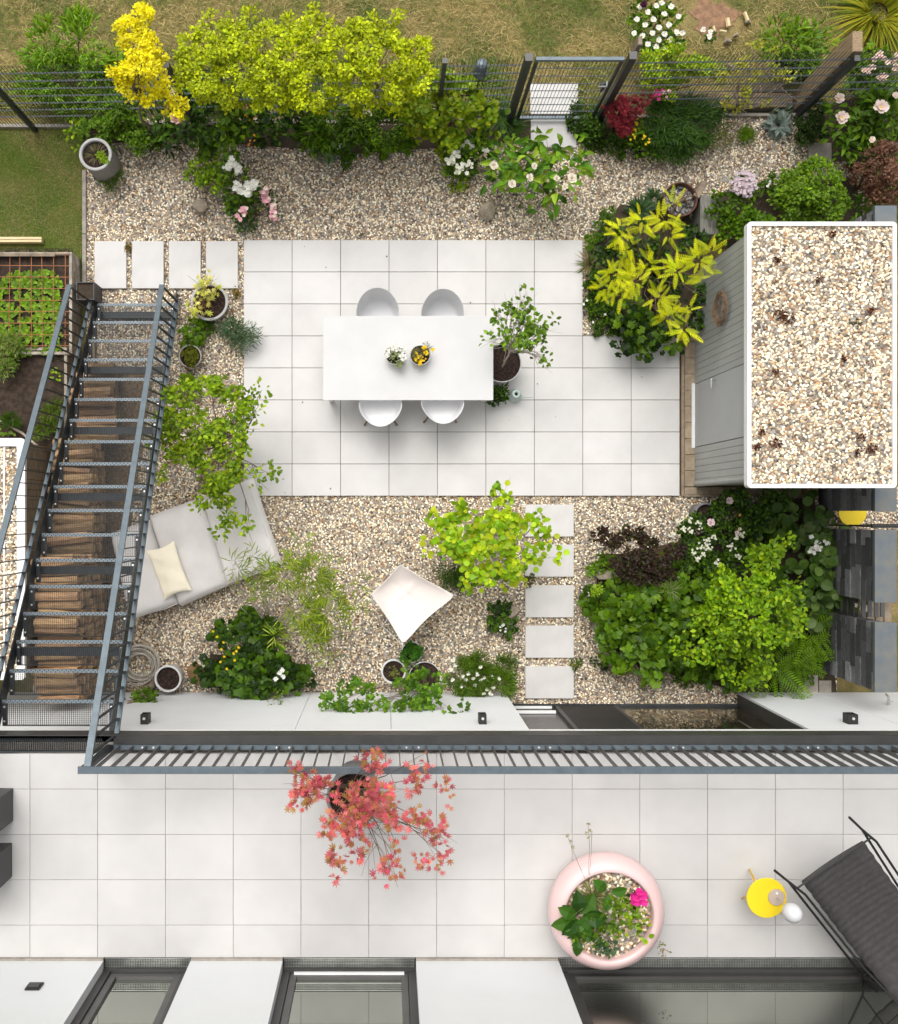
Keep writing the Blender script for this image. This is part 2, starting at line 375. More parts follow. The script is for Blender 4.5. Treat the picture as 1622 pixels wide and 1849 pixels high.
def tpl_frond(pairs=9, wid=.2, lw=.055, bend=.3, taper=True):
    v = []; f = []
    z = lambda y: -bend * y * y
    v += [(-.008, 0, 0), (.008, 0, 0), (.004, 1, z(1)), (-.004, 1, z(1))]; f.append((0, 1, 2, 3))
    for i in range(pairs):
        y = .12 + .84 * i / pairs; L_ = wid * ((math.sin(math.pi * min(1, .18 + .8 * y)) ** .6) if taper else (1 - .35 * y))
        for sgn in (-1, 1):
            k = len(v); dx, dy = sgn * .92, .38
            v += [(0, y, z(y)), (dx * L_ * .5 + .38 * lw * -sgn, y + dy * L_ * .5 + lw, z(y) + .02), (dx * L_, y + dy * L_, z(y) - .03), (dx * L_ * .5 + .38 * lw * sgn, y + dy * L_ * .5 - lw, z(y) - .005)]
            f.append((k, k + 1, k + 2, k + 3))
    return np.array(v), f, pairs * 2 * wid * lw * .9
def tpl_petal(w=.42):
    return np.array([(0, 0, 0), (w, .55, .12), (w * .55, 1, .18), (-w * .55, 1, .18), (-w, .55, .12)]), [(0, 1, 2, 3, 4)], w
def tpl_feather():
    v = [(-.012, 0, 0), (.012, 0, 0), (.008, 1, -.22), (-.008, 1, -.22)]; f = [(0, 1, 2, 3)]; n = 9
    for i in range(n):
        y = .10 + .86 * i / n; L_ = .165 * (math.sin(math.pi * min(1, .2 + .78 * y)) ** .7); z = -.22 * y * y; w = .027
        for sg in (-1, 1):
            k = len(v); v += [(0, y - w * .7, z), (sg * L_ * .55, y + L_ * .22 - w, z + .02), (sg * L_, y + L_ * .45, z - .02), (sg * L_ * .55, y + L_ * .22 + w, z + .02), (0, y + w * .7, z)]
            f.append(tuple(range(k, k + 5)) if sg > 0 else tuple(range(k, k + 5))[::-1])
    return np.array(v), f, n * 2 * .16 * .05
TPL = dict(feather=tpl_feather(), oval=tpl_oval(), ovalw=tpl_oval(.38), small=tpl_small(), lance=tpl_lance(), wlance=tpl_lance(.17, .4), thin=tpl_lance(.05, .15), round=tpl_round(),
           lobed=tpl_lobed(), lobed3=tpl_lobed(3, .66), star=tpl_star(), blade=tpl_blade(), frond=tpl_frond(), fern=tpl_frond(13, .24, .024, .3, False),
           locust=tpl_frond(8, .21, .040, .22), tblade=tpl_blade(.011, .45), needle=tpl_lance(.03, .05), petal=tpl_petal(), hosta=tpl_oval(.33, .09, .25), big=tpl_oval(.24, .07, .5), rosette=tpl_oval(.26, .06, .35))

def place(mb, tn, pos, az, el, roll, size, col):
    T, F, _ = TPL[tn]; n = len(pos)
    if n == 0: return
    ca, sa, ce, se = np.cos(az), np.sin(az), np.cos(el), np.sin(el)
    f = np.stack([ca * ce, sa * ce, se], 1); r0 = np.stack([sa, -ca, np.zeros(n)], 1); n0 = np.cross(r0, f)
    cr, sr = np.cos(roll)[:, None], np.sin(roll)[:, None]; r = r0 * cr + n0 * sr; nn = n0 * cr - r0 * sr
    V = pos[:, None, :] + size[:, None, None] * (T[None, :, 0:1] * r[:, None] + T[None, :, 1:2] * f[:, None] + T[None, :, 2:3] * nn[:, None])
    k = len(T); t = np.repeat(col[:, None, :], k, 1).reshape(-1, 3)
    t = t * rng.uniform(.92, 1.08, (len(t), 1))
    base = mb.n; mb.v.append(V.reshape(-1, 3)); mb.t.append(t); mb.n += n * k
    d = {}
    for q in F: d.setdefault(len(q), []).append(q)
    for s_, q in d.items():
        a = (np.array(q)[None] + (np.arange(n) * k)[:, None, None] + base).reshape(-1, s_); mb.f.setdefault(s_, []).append(a)
def pickcol(pal, n, var=.22):
    p = np.array(pal); gm = (p[:, 1] > p[:, 0] * 1.3)[:, None]; p = np.where(gm, p * np.array([1.2, .97, .75]), p); i = rng.integers(0, len(p), n); return p[i] * rng.uniform(1 - var, 1 + var, (n, 1))

def bushleaves(mb, blobs, tn, size, dens, pal, rz=.6, clump=None, mode='bush'):
    """blobs: (px, py, radius px, z). returns clump centres"""
    cen = []
    for b in blobs:
        px, py, r, z = b; c = P(px, py, z); Rr = L(r, z)
        area = math.pi * Rr * Rr; nl = int(dens * area / (size * size * TPL[tn][2])) + 2
        cl = clump or max(size * 1.6, Rr * .33)
        K = max(3, int(1.5 * (Rr / cl) ** 2 * 1.3)); K = min(K, 160)
        u = rng.normal(size=(K, 3)); u /= np.linalg.norm(u, axis=1)[:, None]; u[:, 2] = np.abs(u[:, 2]) * np.where(rng.random(K) < .85, 1, -.6)
        rad = rng.uniform(.25, 1.0, K) ** .5
        cc = c + u * rad[:, None] * np.array([Rr, Rr, Rr * rz])
        cc[:, 2] = np.maximum(cc[:, 2], .05 if z < 4 else TZ + .1)
        cb = rng.uniform(.75, 1.25, K); cen += [tuple(x) for x in cc[:6]]
        i = rng.integers(0, K, nl); v = rng.normal(size=(nl, 3)); v /= np.linalg.norm(v, axis=1)[:, None]
        pos = cc[i] + v * (rng.random(nl) ** .5)[:, None] * cl * np.array([1, 1, .55])
        pos[:, 2] = np.maximum(pos[:, 2], .03)
        out = np.arctan2(pos[:, 1] - c[1], pos[:, 0] - c[0])
        if mode == 'bush': az = out + rng.normal(0, .9, nl); el = rng.normal(.12, .4, nl)
        elif mode == 'up': az = out + rng.normal(0, .6, nl); el = rng.normal(.8, .35, nl)
        else: az = rng.uniform(0, 6.283, nl); el = rng.normal(0, .5, nl)
        place(mb, tn, pos, az, el, rng.normal(0, .45, nl), size * rng.uniform(.65, 1.25, nl), pickcol(pal, nl) * cb[i][:, None])
    return cen
def branch(mb, a, b, r0, r1, sag=.12, seg=5, n=5, t=(1, 1, 1)):
    a, b = np.array(a, float), np.array(b, float); d = np.linalg.norm(b - a); off = rng.normal(size=3) * d * sag * .5; off[2] = abs(off[2])
    pts = []; rs = []
    for i in range(seg + 1):
        k = i / seg; p = a + (b - a) * k + off * math.sin(math.pi * k) + (rng.normal(size=3) * d * .012 if 0 < i < seg else 0); pts.append(tuple(p)); rs.append(r0 + (r1 - r0) * k)
    mb.tube(pts, rs, n, t, cap=False); return pts
WHITE = (.82, .82, .78); PINK = (.80, .50, .50); PALEPINK = (.82, .66, .62); YEL = (.85, .58, .01)
def flower(root, px, py, z, r, col=WHITE, heart=YEL, petals=8, layers=1, name='flower'):
    """one bloom, r in metres"""
    mb = MB(); c = P(px, py, z)
    for q in range(layers):
        a = np.arange(petals) * 2 * math.pi / petals + q * .4 + rng.normal(0, .12, petals)
        place(mb, 'petal', np.repeat([c], petals, 0), a, np.full(petals, .12 + .45 * q) + rng.normal(0, .1, petals), rng.normal(0, .2, petals), r * (1 - .25 * q) * rng.uniform(.85, 1.1, petals), np.repeat([col], petals, 0) * rng.uniform(.85, 1.05, (petals, 1)))
    if heart: mb.lathe([(r * .24, .004), (r * .2, r * .16), (.001, r * .22)], c, 8, heart)
    return mb.build(name, M['petal'], root)
def cluster(root, px, py, z, rpx, r, n, col=WHITE, name='flower_cluster', heart=None):
    mb = MB(); c = P(px, py, z); Rr = L(rpx, z)
    for k in range(n):
        a = rng.uniform(0, 6.28); q = Rr * math.sqrt(rng.random()); p = c + np.array([q * math.cos(a), q * math.sin(a), rng.normal(0, .03)])
        m = 5; az = np.arange(m) * 2 * math.pi / m + rng.uniform(0, 1)
        place(mb, 'petal', np.repeat([p], m, 0), az, np.full(m, .2), rng.normal(0, .2, m), np.full(m, r) * rng.uniform(.8, 1.2), np.repeat([col], m, 0) * rng.uniform(.85, 1.05))
        if heart: mb.disc((p[0], p[1], p[2] + r * .3), r * .3, 6, heart)
    return mb.build(name, M['petal'], root)

def plant(name, label, cat, blobs, leaf, size, dens, pal, base=None, stem='bark', sr=.008, rz=.6, group=None, mode='bush', clump=None, nstem=14, trunk=None, zb=0.0, part='foliage', fl=None):
    cx = sum(b[0] * b[2] for b in blobs) / sum(b[2] for b in blobs); cy_ = sum(b[1] * b[2] for b in blobs) / sum(b[2] for b in blobs)
    zc = sum(b[3] for b in blobs) / len(blobs)
    if base is None: w = P(cx, cy_, zc); w[2] = zb
    else: w = P(base[0], base[1], zb)
    root = thing(name, label, cat, tuple(w), group=group)
    mb = MB(); cen = bushleaves(mb, blobs, leaf, size, dens, pal, rz, clump, mode); mb.build(part, M['leaf'], root)
    if stem:
        sb = MB(); start = w.copy()
        if trunk:
            tp = P(*trunk); pts = branch(sb, w, tp, sr * 2.2, sr * 1.4, .06, 6, 8); start = tp
        random.shuffle(cen)
        for c in cen[:nstem]:
            pts = branch(sb, start + rng.normal(size=3) * .01, c, sr, sr * .35)
            for q in range(2):
                p = pts[3]; e = np.array(c) + rng.normal(size=3) * np.array([.12, .12, .05]); branch(sb, p, e, sr * .45, sr * .2, .1, 3, 4)
        sb.build('stem', M[stem], root, smooth=True)
    return root
def rosette(name, label, cat, px, py, leaf, size, n, pal, z=0.05, el=(.15, 1.1), spread=.03, group=None, base_z=None, part='foliage'):
    c = P(px, py, z); root = thing(name, label, cat, tuple(c if base_z is None else (c[0], c[1], base_z)), group=group)
    mb = MB(); k = np.arange(n); az = k * 2.39996 + rng.normal(0, .2, n); e = np.linspace(el[0], el[1], n) + rng.normal(0, .08, n)
    pos = np.repeat([c], n, 0) + np.stack([np.cos(az) * spread, np.sin(az) * spread, np.zeros(n)], 1)
    place(mb, leaf, pos, az, e, rng.normal(0, .15, n), size * rng.uniform(.75, 1.1, n), pickcol(pal, n, .18)); mb.build(part, M['leaf'], root)
    return root
DK = [(.018, .058, .006), (.026, .078, .007), (.014, .043, .006)]
MD = [(.050, .135, .006), (.072, .18, .008), (.036, .105, .006)]
BR = [(.115, .26, .008), (.16, .33, .010), (.085, .20, .007)]
LM = [(.20, .40, .012), (.27, .46, .015), (.14, .32, .012)]
YG = [(.50, .58, .006), (.60, .66, .008), (.36, .46, .006), (.24, .35, .006)]
YL = [(.80, .73, .010), (.86, .80, .014), (.68, .60, .006)]
SV = [(.30, .38, .33), (.22, .30, .26)]
# ================================================================== SETTING
g = sheet([(-60, 60, -60, 60)], -.03).build('ground', M['meadow']); struct(g)
g = sheet([(-7.5, P(151, 0)[0], P(0, 480)[1], P(0, 222)[1])], -.012).build('lawn_ground', M['lawn']); struct(g)
# soil under the planted beds
m = MB()
for pts in ([(140, 225), (500, 232), (760, 225), (920, 205), (1230, 215), (1240, 270), (1050, 255), (900, 260), (650, 278), (440, 262), (300, 250), (160, 265)],
            [(1062, 440), (1120, 370), (1240, 385), (1270, 440), (1260, 600), (1110, 604), (1062, 560)],
            [(1085, 1000), (1120, 1000), (1240, 975), (1400, 900), (1470, 900), (1510, 1250), (1340, 1250), (1110, 1190), (1070, 1090)],
            [(1465, 200), (1640, 150), (1640, 300), (1500, 290)], [(1290, 350), (1540, 320), (1560, 400), (1350, 460), (1290, 440)],
            [(380, 1180), (560, 1200), (520, 1250), (370, 1240)]):
    w = [P(*q)[:2] for q in pts]; n = len(w)
    m.add([(a, b, .030) for a, b in w], [tuple(range(n))[::-1]])
struct(m.build('bed_soil', M['bed']))
# gravel
rects = [prect(157, 1462, 212, 434), prect(157, 441, 432, 900), prect(1047, 1250, 432, 606), prect(60, 1512, 894, 1276), prect(1462, 1560, 290, 400), prect(1500, 1720, 880, 960)]
gr = sheet(rects, .0).build('gravel', M['gravel_base']); gr['kind'] = 'stuff'; gr['label'] = 'mixed cream and brown pebble gravel covering the garden'; pebbles(gr, PG)
struct(MB().add([(-4.95, -2.8, .032), (-4.36, -2.8, .032), (-3.62, 2.2, .032), (-4.95, 2.2, .032)], [(0, 1, 2, 3)]).build('bark_mulch', pmat('bark_mulch', (.30, .20, .11), .95, .4, 26, .9, 60, col2=(.09, .06, .035))))
# patio slabs
def paving(name, x0, y0, px, py, cells, z0, z1, mat, gap, jmat, jz):
    m = MB()
    for i, j in cells:
        t = rng.uniform(.955, 1.02); xa, xb = x0 + i * px, x0 + (i + 1) * px; ya, yb = y0 - (j + 1) * py, y0 - j * py
        m.bx(xa + gap, xb - gap, ya + gap, yb - gap, z0, z1, ch=.003, t=(t, t, t * rng.uniform(.99, 1.0)))
    return m.build(name, mat)
X0, Y0 = P(440, 0, .045)[0], P(0, 433, .045)[1]; PX, PY = .7497, .4952
cells = [(i, j) for j in range(8) for i in range(9 if j >= 3 else 7)]
struct(paving('patio', X0, Y0, PX, PY, cells, .001, .045, M['slab'], .0035, None, 0))
struct(MB().bx(X0 + .004, X0 + 7 * PX - .004, Y0 - 8 * PY + .004, Y0 - .004, 0, .030).build('patio_joint', M['joint']))
struct(MB().bx(X0 + 7 * PX, X0 + 9 * PX - .004, Y0 - 8 * PY + .004, Y0 - 3 * PY - .004, 0, .030).build('patio_joint', M['joint']))
# kerb stones between lawn and gravel, and kerb line under the fence
m = MB(); y = P(0, 308)[1]
while y > P(0, 520)[1]: a = P(153.5, 0)[0]; m.bx(a - .03, a + .03, y - .99, y, -.05, .05, ch=.006); y -= 1.0
struct(m.build('kerb', M['concrete']))
m = MB()
for a, b in ((-6.2, -4.2), (-4.19, -2.2), (-2.19, -.2), (-.19, 1.7), (3.55, 5.1), (5.11, 6.6)): m.bx(a, b, 6.05 + a * .015, 6.10 + a * .015, -.05, .06, ch=.005)
struct(m.build('kerb', M['concrete']))
# brick edging round the shed
m = MB(); xa, xb = P(1229, 0)[0], P(1234.5, 0)[0]
y = P(0, 605)[1]
while y > P(0, 893)[1]: m.bx(xa, xb, max(y - .9, P(0, 895)[1]), y - .004, -.02, .05, t=(.9, .88, .9)); y -= .9
xa, xb = P(1235.5, 0)[0], P(1250, 0)[0]; y = P(0, 560)[1]
while y > P(0, 870)[1]: t = rng.uniform(.85, 1.15); m.bx(xa, xb + .05, y - .245, y - .004, -.02, .045, t=(t, t, t)); y -= .249
x = P(1235.5, 0)[0]
while x < P(1440, 0)[0]: t = rng.uniform(.8, 1.1); m.bx(x, x + .195, P(0, 892)[1], P(0, 880)[1], -.02, .045, t=(t, t, t)); x += .2
m.bx(P(1234, 0)[0], P(1450, 0)[0], P(0, 897)[1], P(0, 892.6)[1], -.02, .05, t=(.85, .85, .85))
struct(m.build('brick_edging', M['brick']))
# stepping slabs
for k, px in enumerate((170.5, 238, 305, 372)):
    a = P(px, 520.5, .05); b = P(px + 57.5, 435, .05)
    o = MB().bx(a[0], b[0], a[1], b[1], .005, .05, ch=.004).build('stepping_slab', M['slab_step'])
    tag(o, ['white stepping slab nearest the lawn kerb in the upper row', 'white stepping slab with a brown moss tuft at its top left corner', 'white stepping slab above the top of the right stair handrail', 'white stepping slab beside the patio edge above the bowl planter'][k], 'paving slab', 'upper row of stepping slabs')
for k, py in enumerate((911, 983.5, 1057, 1130, 1203.5)):
    a = P(949, py + 58, .05); b = P(1036.5, py, .05)
    o = MB().bx(a[0], b[0], a[1], b[1], .005, .05, ch=.004).build('stepping_slab', M['slab_step'])
    tag(o, ['stepping slab closest to the patio edge in the lower column', 'stepping slab partly covered by the round leaved shrub, second from the patio', 'middle stepping slab beside the small rock in the gravel', 'stepping slab second from the house door', 'stepping slab nearest the house door'][k], 'paving slab', 'lower column of stepping slabs')
o = MB().bx(*[v for v in (P(957, 0)[0], P(1043, 0)[0])], P(0, 208)[1], P(0, 152)[1], .0, .05, ch=.004).build('stepping_slab', M['slab_step']); tag(o, 'pale slab seen through the wire of the garden gate', 'paving slab')
o = MB().bx(P(958, 0)[0], P(1040, 0)[0], P(0, 268)[1], P(0, 215)[1], .0, .05, ch=.004).build('stepping_slab', M['slab_step']); tag(o, 'pale slab in front of the gate half hidden under peony leaves', 'paving slab')
a = P(1458, 300); b = P(1499, 260)
o = MB().bx(a[0], b[0], a[1], b[1], 0, .06, ch=.004).build('stepping_slab', M['concrete']); tag(o, 'weathered concrete slab between the box bush and the peony', 'paving slab')
# left neighbour side soil and paths behind
struct(sheet([prect(-200, 131, 448, 900)], -.006).build('plot_soil', M['soil']))

# ================================================================== HOUSE
YW = -2.79            # ground floor wall face
YU = -4.948           # upper wall face
house = thing('house', 'white rendered modern house with roof terrace and dark framed windows', 'house', (0, YU, 0))
XL, XR = -8.5, 9.0
xj0, xj1 = P(912, 0)[0], P(1331, 0)[0]
m = MB()
joints = [-5.6, P(561, 0)[0] - .0, P(628, 0)[0] + 0, P(703, 0)[0]]
def panels(m, x0, x1, cuts, y0, y1, z0, z1):
    xs = [x0] + [c for c in cuts if x0 < c < x1] + [x1]
    for a, b in zip(xs, xs[1:]): m.bx(a + .003, b - .003, y0, y1, z0, z1)
m = MB(); panels(m, XL, xj0, [P(160, 0)[0], P(561.5, 0)[0] - 0.0, P(703, 0)[0] + .02], YW - .2, YW, .02, 4.02); m.build('wall', M['white_wall_brightened'], house); m = MB()
panels(m, xj1, XR, [P(1481, 0)[0]], YW - .2, YW, .02, 4.02); m.build('wall', M['white_wall_brightened'], house)
# vertical expansion joint above the door line
MB().bx(XL, XR, YW - .34, YW - .201, 0, 4.0).build('wall_core', M['concrete'], house) if False else None
m = MB(); m.bx(XL, XR, YU - .6, -2.50, 4.022, 4.20); m.build('floor_slab', M['concrete'], house)
m = MB(); m.bx(P(205, 0, TZ)[0], XR, -2.474, -2.462, 4.03, 4.09); m.build('drip_edge', M['white_metal'], house)
m = MB(); m.bx(XL, XR, -2.474, -2.464, 4.0915, 4.31); m.build('edge_face', M['anthracite'], house)
m = MB(); m.bx(P(205, 0, TZ)[0], XR, -2.565, -2.476, 4.05, 4.318, ch=.004); m.bx(XL, P(205, 0, TZ)[0] - .003, -2.565, -2.49, 4.05, 4.2); m.build('fascia', M['anthracite'], house)
# sliding door
YG_ = -3.0
d = MB(); d.bx(xj0 - .05, xj1 + .05, YG_ - .09, YG_ - .03, .001, .06); d.bx(xj0 - .2, xj1 + .2, YG_ - .09, YG_ + .02, 3.1, 3.99)
d.bx(xj0 - .04, xj0 - .002, YG_ - .1, YW - .01, 0, 4.01); d.bx(xj1 + .002, xj1 + .10, YG_ - .1, YW - .03, 0, 4.01)
for x in (P(1000, 0)[0], P(1092, 0)[0] + .12): d.bx(x, x + .06, YG_ - .06, YG_ + .012, .06, 3.1)
dr = d.build('sliding_door', M['anthracite'], house)
MB().bx(P(1092, 0)[0] + .18, xj1, YG_ - .03, YG_ - .012, .06, 3.1).build('pane', M['glass_low'], dr)
MB().bx(xj0, P(1000, 0)[0], YG_ - .05, YG_ - .035, .06, 3.1).build('pane', M['dark_glass'], dr)
MB().bx(P(1000, 0)[0] + .06, P(1092, 0)[0] + .12, YG_ + .0, YG_ + .012, .04, 3.1).build('screen', M['blind'], dr)
m = MB(); m.bx(xj0 + .01, P(995, 0)[0], YG_ - .028, YG_ + .01, .07, .10); m.bx(xj0 + .01, P(995, 0)[0], YG_ - .028, YG_ + .01, .40, .46); m.build('sill', M['white_metal'], dr)
m = MB(); m.bx(xj0 - .02, xj1 + .02, YG_ - .03, YG_ + .03, .001, .03); m.build('threshold', M['steel_dark'], dr)
# terrace
m = MB(); xa = P(54, 0, TZ)[0]; ya = P(0, 1425, TZ)[1]
cells = [(i, j) for i in range(-4, 17) for j in range(-1, 4)]
for i, j in cells:
    y1 = ya - j * .5015; y0 = y1 - .5015
    if j == -1: y1 = P(0, 1361, TZ)[1]
    y0 = max(y0, -4.925); x0 = xa + i * .7495; t = rng.uniform(.955, 1.02)
    if y1 - y0 > .02: g_ = rng.uniform(.0015, .003); m.bx(x0 + g_, x0 + .7495 - g_, y0 + g_, y1 - g_, TZ - .04, TZ, ch=.0015, t=(t, t, t * .995))
struct(m.build('terrace', M['slab_terrace']))
struct(MB().bx(-7.6, 8.0, -4.93, -2.665, TZ - .1, TZ - .016).build('terrace_joint', M['joint_terrace']))
# upper storey
ws = [(188, 345), (511, 751), (1008, 1900)]
ZT = 6.95
m = MB(); b0 = [-7.6 - .0]; cur = -8.5
wx = [(P(a, 0, TZ)[0], P(b, 0, TZ)[0]) for a, b in ws]
for x0, x1 in wx + [(9.0, 9.0)]:
    m.bx(cur, min(x0, 9.0), YU - .35, YU, TZ + .02, ZT, ch=0); cur = x1
    if cur > 8.5: break
m.bx(-8.5, 9.0, YU - .35, YU - .001, ZT, ZT + .25); m.build('upper_wall', M['white_wall'], house)
m = MB(); m.bx(-8.5, 9.0, YU - .9, YU - .36, TZ - .3, ZT + .2); m.build('inner_wall', M['black'], house)
m = MB(); cur = -8.5
for x0, x1 in wx:
    MB().bx(cur, x0 - .002, YU, YU + .022, TZ - .02, TZ + .03).build('base_trim', M['concrete'], house); cur = x1 + .002
    if cur > 8.5: break
lab = ['narrow window', 'window with white threshold bar', 'wide window']
for k, (x0, x1) in enumerate(wx):
    x1 = min(x1, 8.3); yo = YU - .135
    f = MB(); f.bx(x0 + .001, x1 - .001, yo - .06, yo + .045, TZ - .02, TZ + .045); f.bx(x0 + .001, x1 - .001, yo - .06, yo + .02, ZT - .06, ZT - .001)
    f.bx(x0 + .001, x0 + .085, yo - .06, yo + .03, TZ + .046, ZT - .061)
    if x1 < 8: f.bx(x1 - .085, x1 - .001, yo - .06, yo + .03, TZ + .046, ZT - .061)
    w = f.build('window', M['anthracite'], house)
    s_ = MB(); s_.bx(x0 + .09, x1 - .09, yo - .055, yo + .004, TZ + .05, TZ + .115); s_.bx(x0 + .09, x0 + .16, yo - .055, yo + .004, TZ + .116, ZT - .07)
    if x1 < 8: s_.bx(x1 - .16, x1 - .09, yo - .055, yo + .004, TZ + .116, ZT - .07)
    s_.build('sash', M['anthracite2'] if k != 2 else M['anthracite'], w)
    MB().bx(x0 + .15, x1 - .15, yo - .045, yo - .03, TZ + .10, ZT - .07).build('pane', M['glass'], w)
    if k == 1: MB().bx(x0 + .13, x1 - .13, yo + .006, yo + .03, TZ + .055, TZ + .085).build('threshold_bar', M['white_metal'], w)
# drainage gratings in front of the upper windows
for k, (x0, x1) in enumerate(wx):
    x1 = min(x1, P(1575, 0, TZ)[0] + .5) if k == 2 else x1
    m = MB(); ya_, yb_ = YU - .082, YU + .055
    yb_ = -4.93 + .0 if k != 2 else -4.93; ya_ = -5.085; yb_ = -4.935
    m.bx(x0 + .01, x1 - .01, ya_, ya_ + .006, TZ - .03, TZ - .002); m.bx(x0 + .01, x1 - .01, yb_ - .006, yb_, TZ - .03, TZ + .001)
    x = x0 + .02
    while x < x1 - .01: m.bx(x, x + .003, ya_ + .007, yb_ - .007, TZ - .022, TZ - .003); x += .0185
    for q in range(1, 8): y = ya_ + .006 + (yb_ - ya_ - .012) * q / 8; m.bx(x0 + .012, x1 - .012, y - .001, y + .001, TZ - .012, TZ - .002)
    g_ = thing('drainage_grate', ['steel drainage grate in front of the narrow left window', 'steel drainage grate in front of the middle window with the white bar', 'long steel drainage grate running under the pink bowl and the lounger'][k], 'drain grate', ((x0 + x1) / 2, YU - .02, TZ - .03), group='drainage grates along the upper facade')
    m.build('mesh_bars', M['galv'], g_); MB().bx(x0, x1, ya_ - .004, yb_ + .003, TZ - .1, TZ - .06).build('channel', M['black'], g_)
# lamps on the walls
def wall_lamp(px, py, z, y, label, deep=.13, wd_=.10, h=.16):
    x = P(px, 0, z)[0]; t = thing('wall_lamp', label, 'lamp', (x, y, z), group='wall lamps')
    m = MB(); m.bx(x - wd_ / 2, x + wd_ / 2, y + .001, y + .015, z - h / 2, z + h / 2); m.build('back_plate', M['black'], t)
    m = MB(); m.bx(x - wd_ / 2, x + wd_ / 2, y + .016, y + deep, z + h / 2 - .03, z + h / 2); m.bx(x - wd_ / 2, x + wd_ / 2, y + .016, y + deep, z - h / 2, z - h / 2 + .03)
    m.bx(x - wd_ / 2, x - wd_ / 2 + .012, y + .016, y + deep, z - h / 2 + .031, z + h / 2 - .031); m.bx(x + wd_ / 2 - .012, x + wd_ / 2, y + .016, y + deep, z - h / 2 + .031, z + h / 2 - .031); m.build('housing', M['black'], t)
    m = MB(); m.lathe([(.018, 0), (.018, .012), (.001, .013)], (x, y + deep * .6, z + h / 2), 12); m.build('lens', M['bolt'], t)
zl = CAMZ - 2.79 * FPX / (1306 - 925)
wall_lamp(263, 0, zl, YW, 'small dark lamp on the house wall near the staircase'); wall_lamp(871, 0, zl, YW, 'dark lamp on the house wall left of the sliding door'); wall_lamp(1536, 0, zl, YW, 'dark lamp on the house wall at the far right', wd_=.13)
zu = CAMZ - 4.948 * FPX / (1783 - 925)
x = P(62, 0, zu)[0]; t = thing('wall_vent', 'flat dark rectangular fitting on the upper white wall', 'wall fitting', (x, YU, zu))
MB().bx(x - .075, x + .075, YU + .001, YU + .02, zu - .07, zu + .07).build('plate', M['black'], t); MB().bx(x - .055, x + .055, YU + .021, YU + .03, zu - .05, zu + .05).build('cover', M['anthracite'], t)
# tap on the right wall
x = P(1605, 0, 1.0)[0]; t = thing('garden_tap', 'chrome garden tap on the white wall beside the stone wall', 'tap', (x, YW, .9))
MB().tube([(x, YW, 1.0), (x, YW + .12, 1.0), (x, YW + .14, .93)], .014, 8).build('spout', M['galv'], t); MB().tube([(x - .05, YW + .06, 1.04), (x + .05, YW + .06, 1.04)], .009, 8).tube([(x, YW + .06, 1.0), (x, YW + .06, 1.04)], .01, 8).build('handle', M['galv'], t)

# ================================================================== TERRACE RAILING
rail = thing('terrace_railing', 'long grey steel terrace railing with flat balusters', 'railing', (0, -2.59, TZ))
XA = P(140, 0, 5.3)[0] - .0; zr = 5.30; x1r = 8.0
m = MB(); m.bx(XA, x1r, -2.628, -2.556, zr - .03, zr, ch=.003); m.build('handrail', M['steel'], rail)
m = MB(); m.bx(XA + .02, x1r, -2.615, -2.565, 4.322, 4.36); m.build('bottom_rail', M['steel'], rail)
k = 0; x = P(793, 0, 4.34)[0] - .1465 * 34
nb = 0
while x < 6.4:
    if x > XA + .06:
        o = MB().bx(x - .005, x + .005, -2.612, -2.568, 4.361, zr - .031).build('baluster', M['anthracite2'], rail); nb += 1
    x += .1465
for px in (258, 278, 500, 523, 734, 756, 973, 993, 1215, 1233, 1458, 1476):
    x = P(px, 0, 4.34)[0]; MB().lathe([(.012, 0), (.012, .008), (.001, .01)], (x, -2.59, 4.361), 10).build('bolt', M['bolt'], rail)
m = MB(); m.bx(XA + .02, XA + .09, -2.62, -2.56, 4.361, zr - .031); m.build('post', M['steel_dark'], rail)

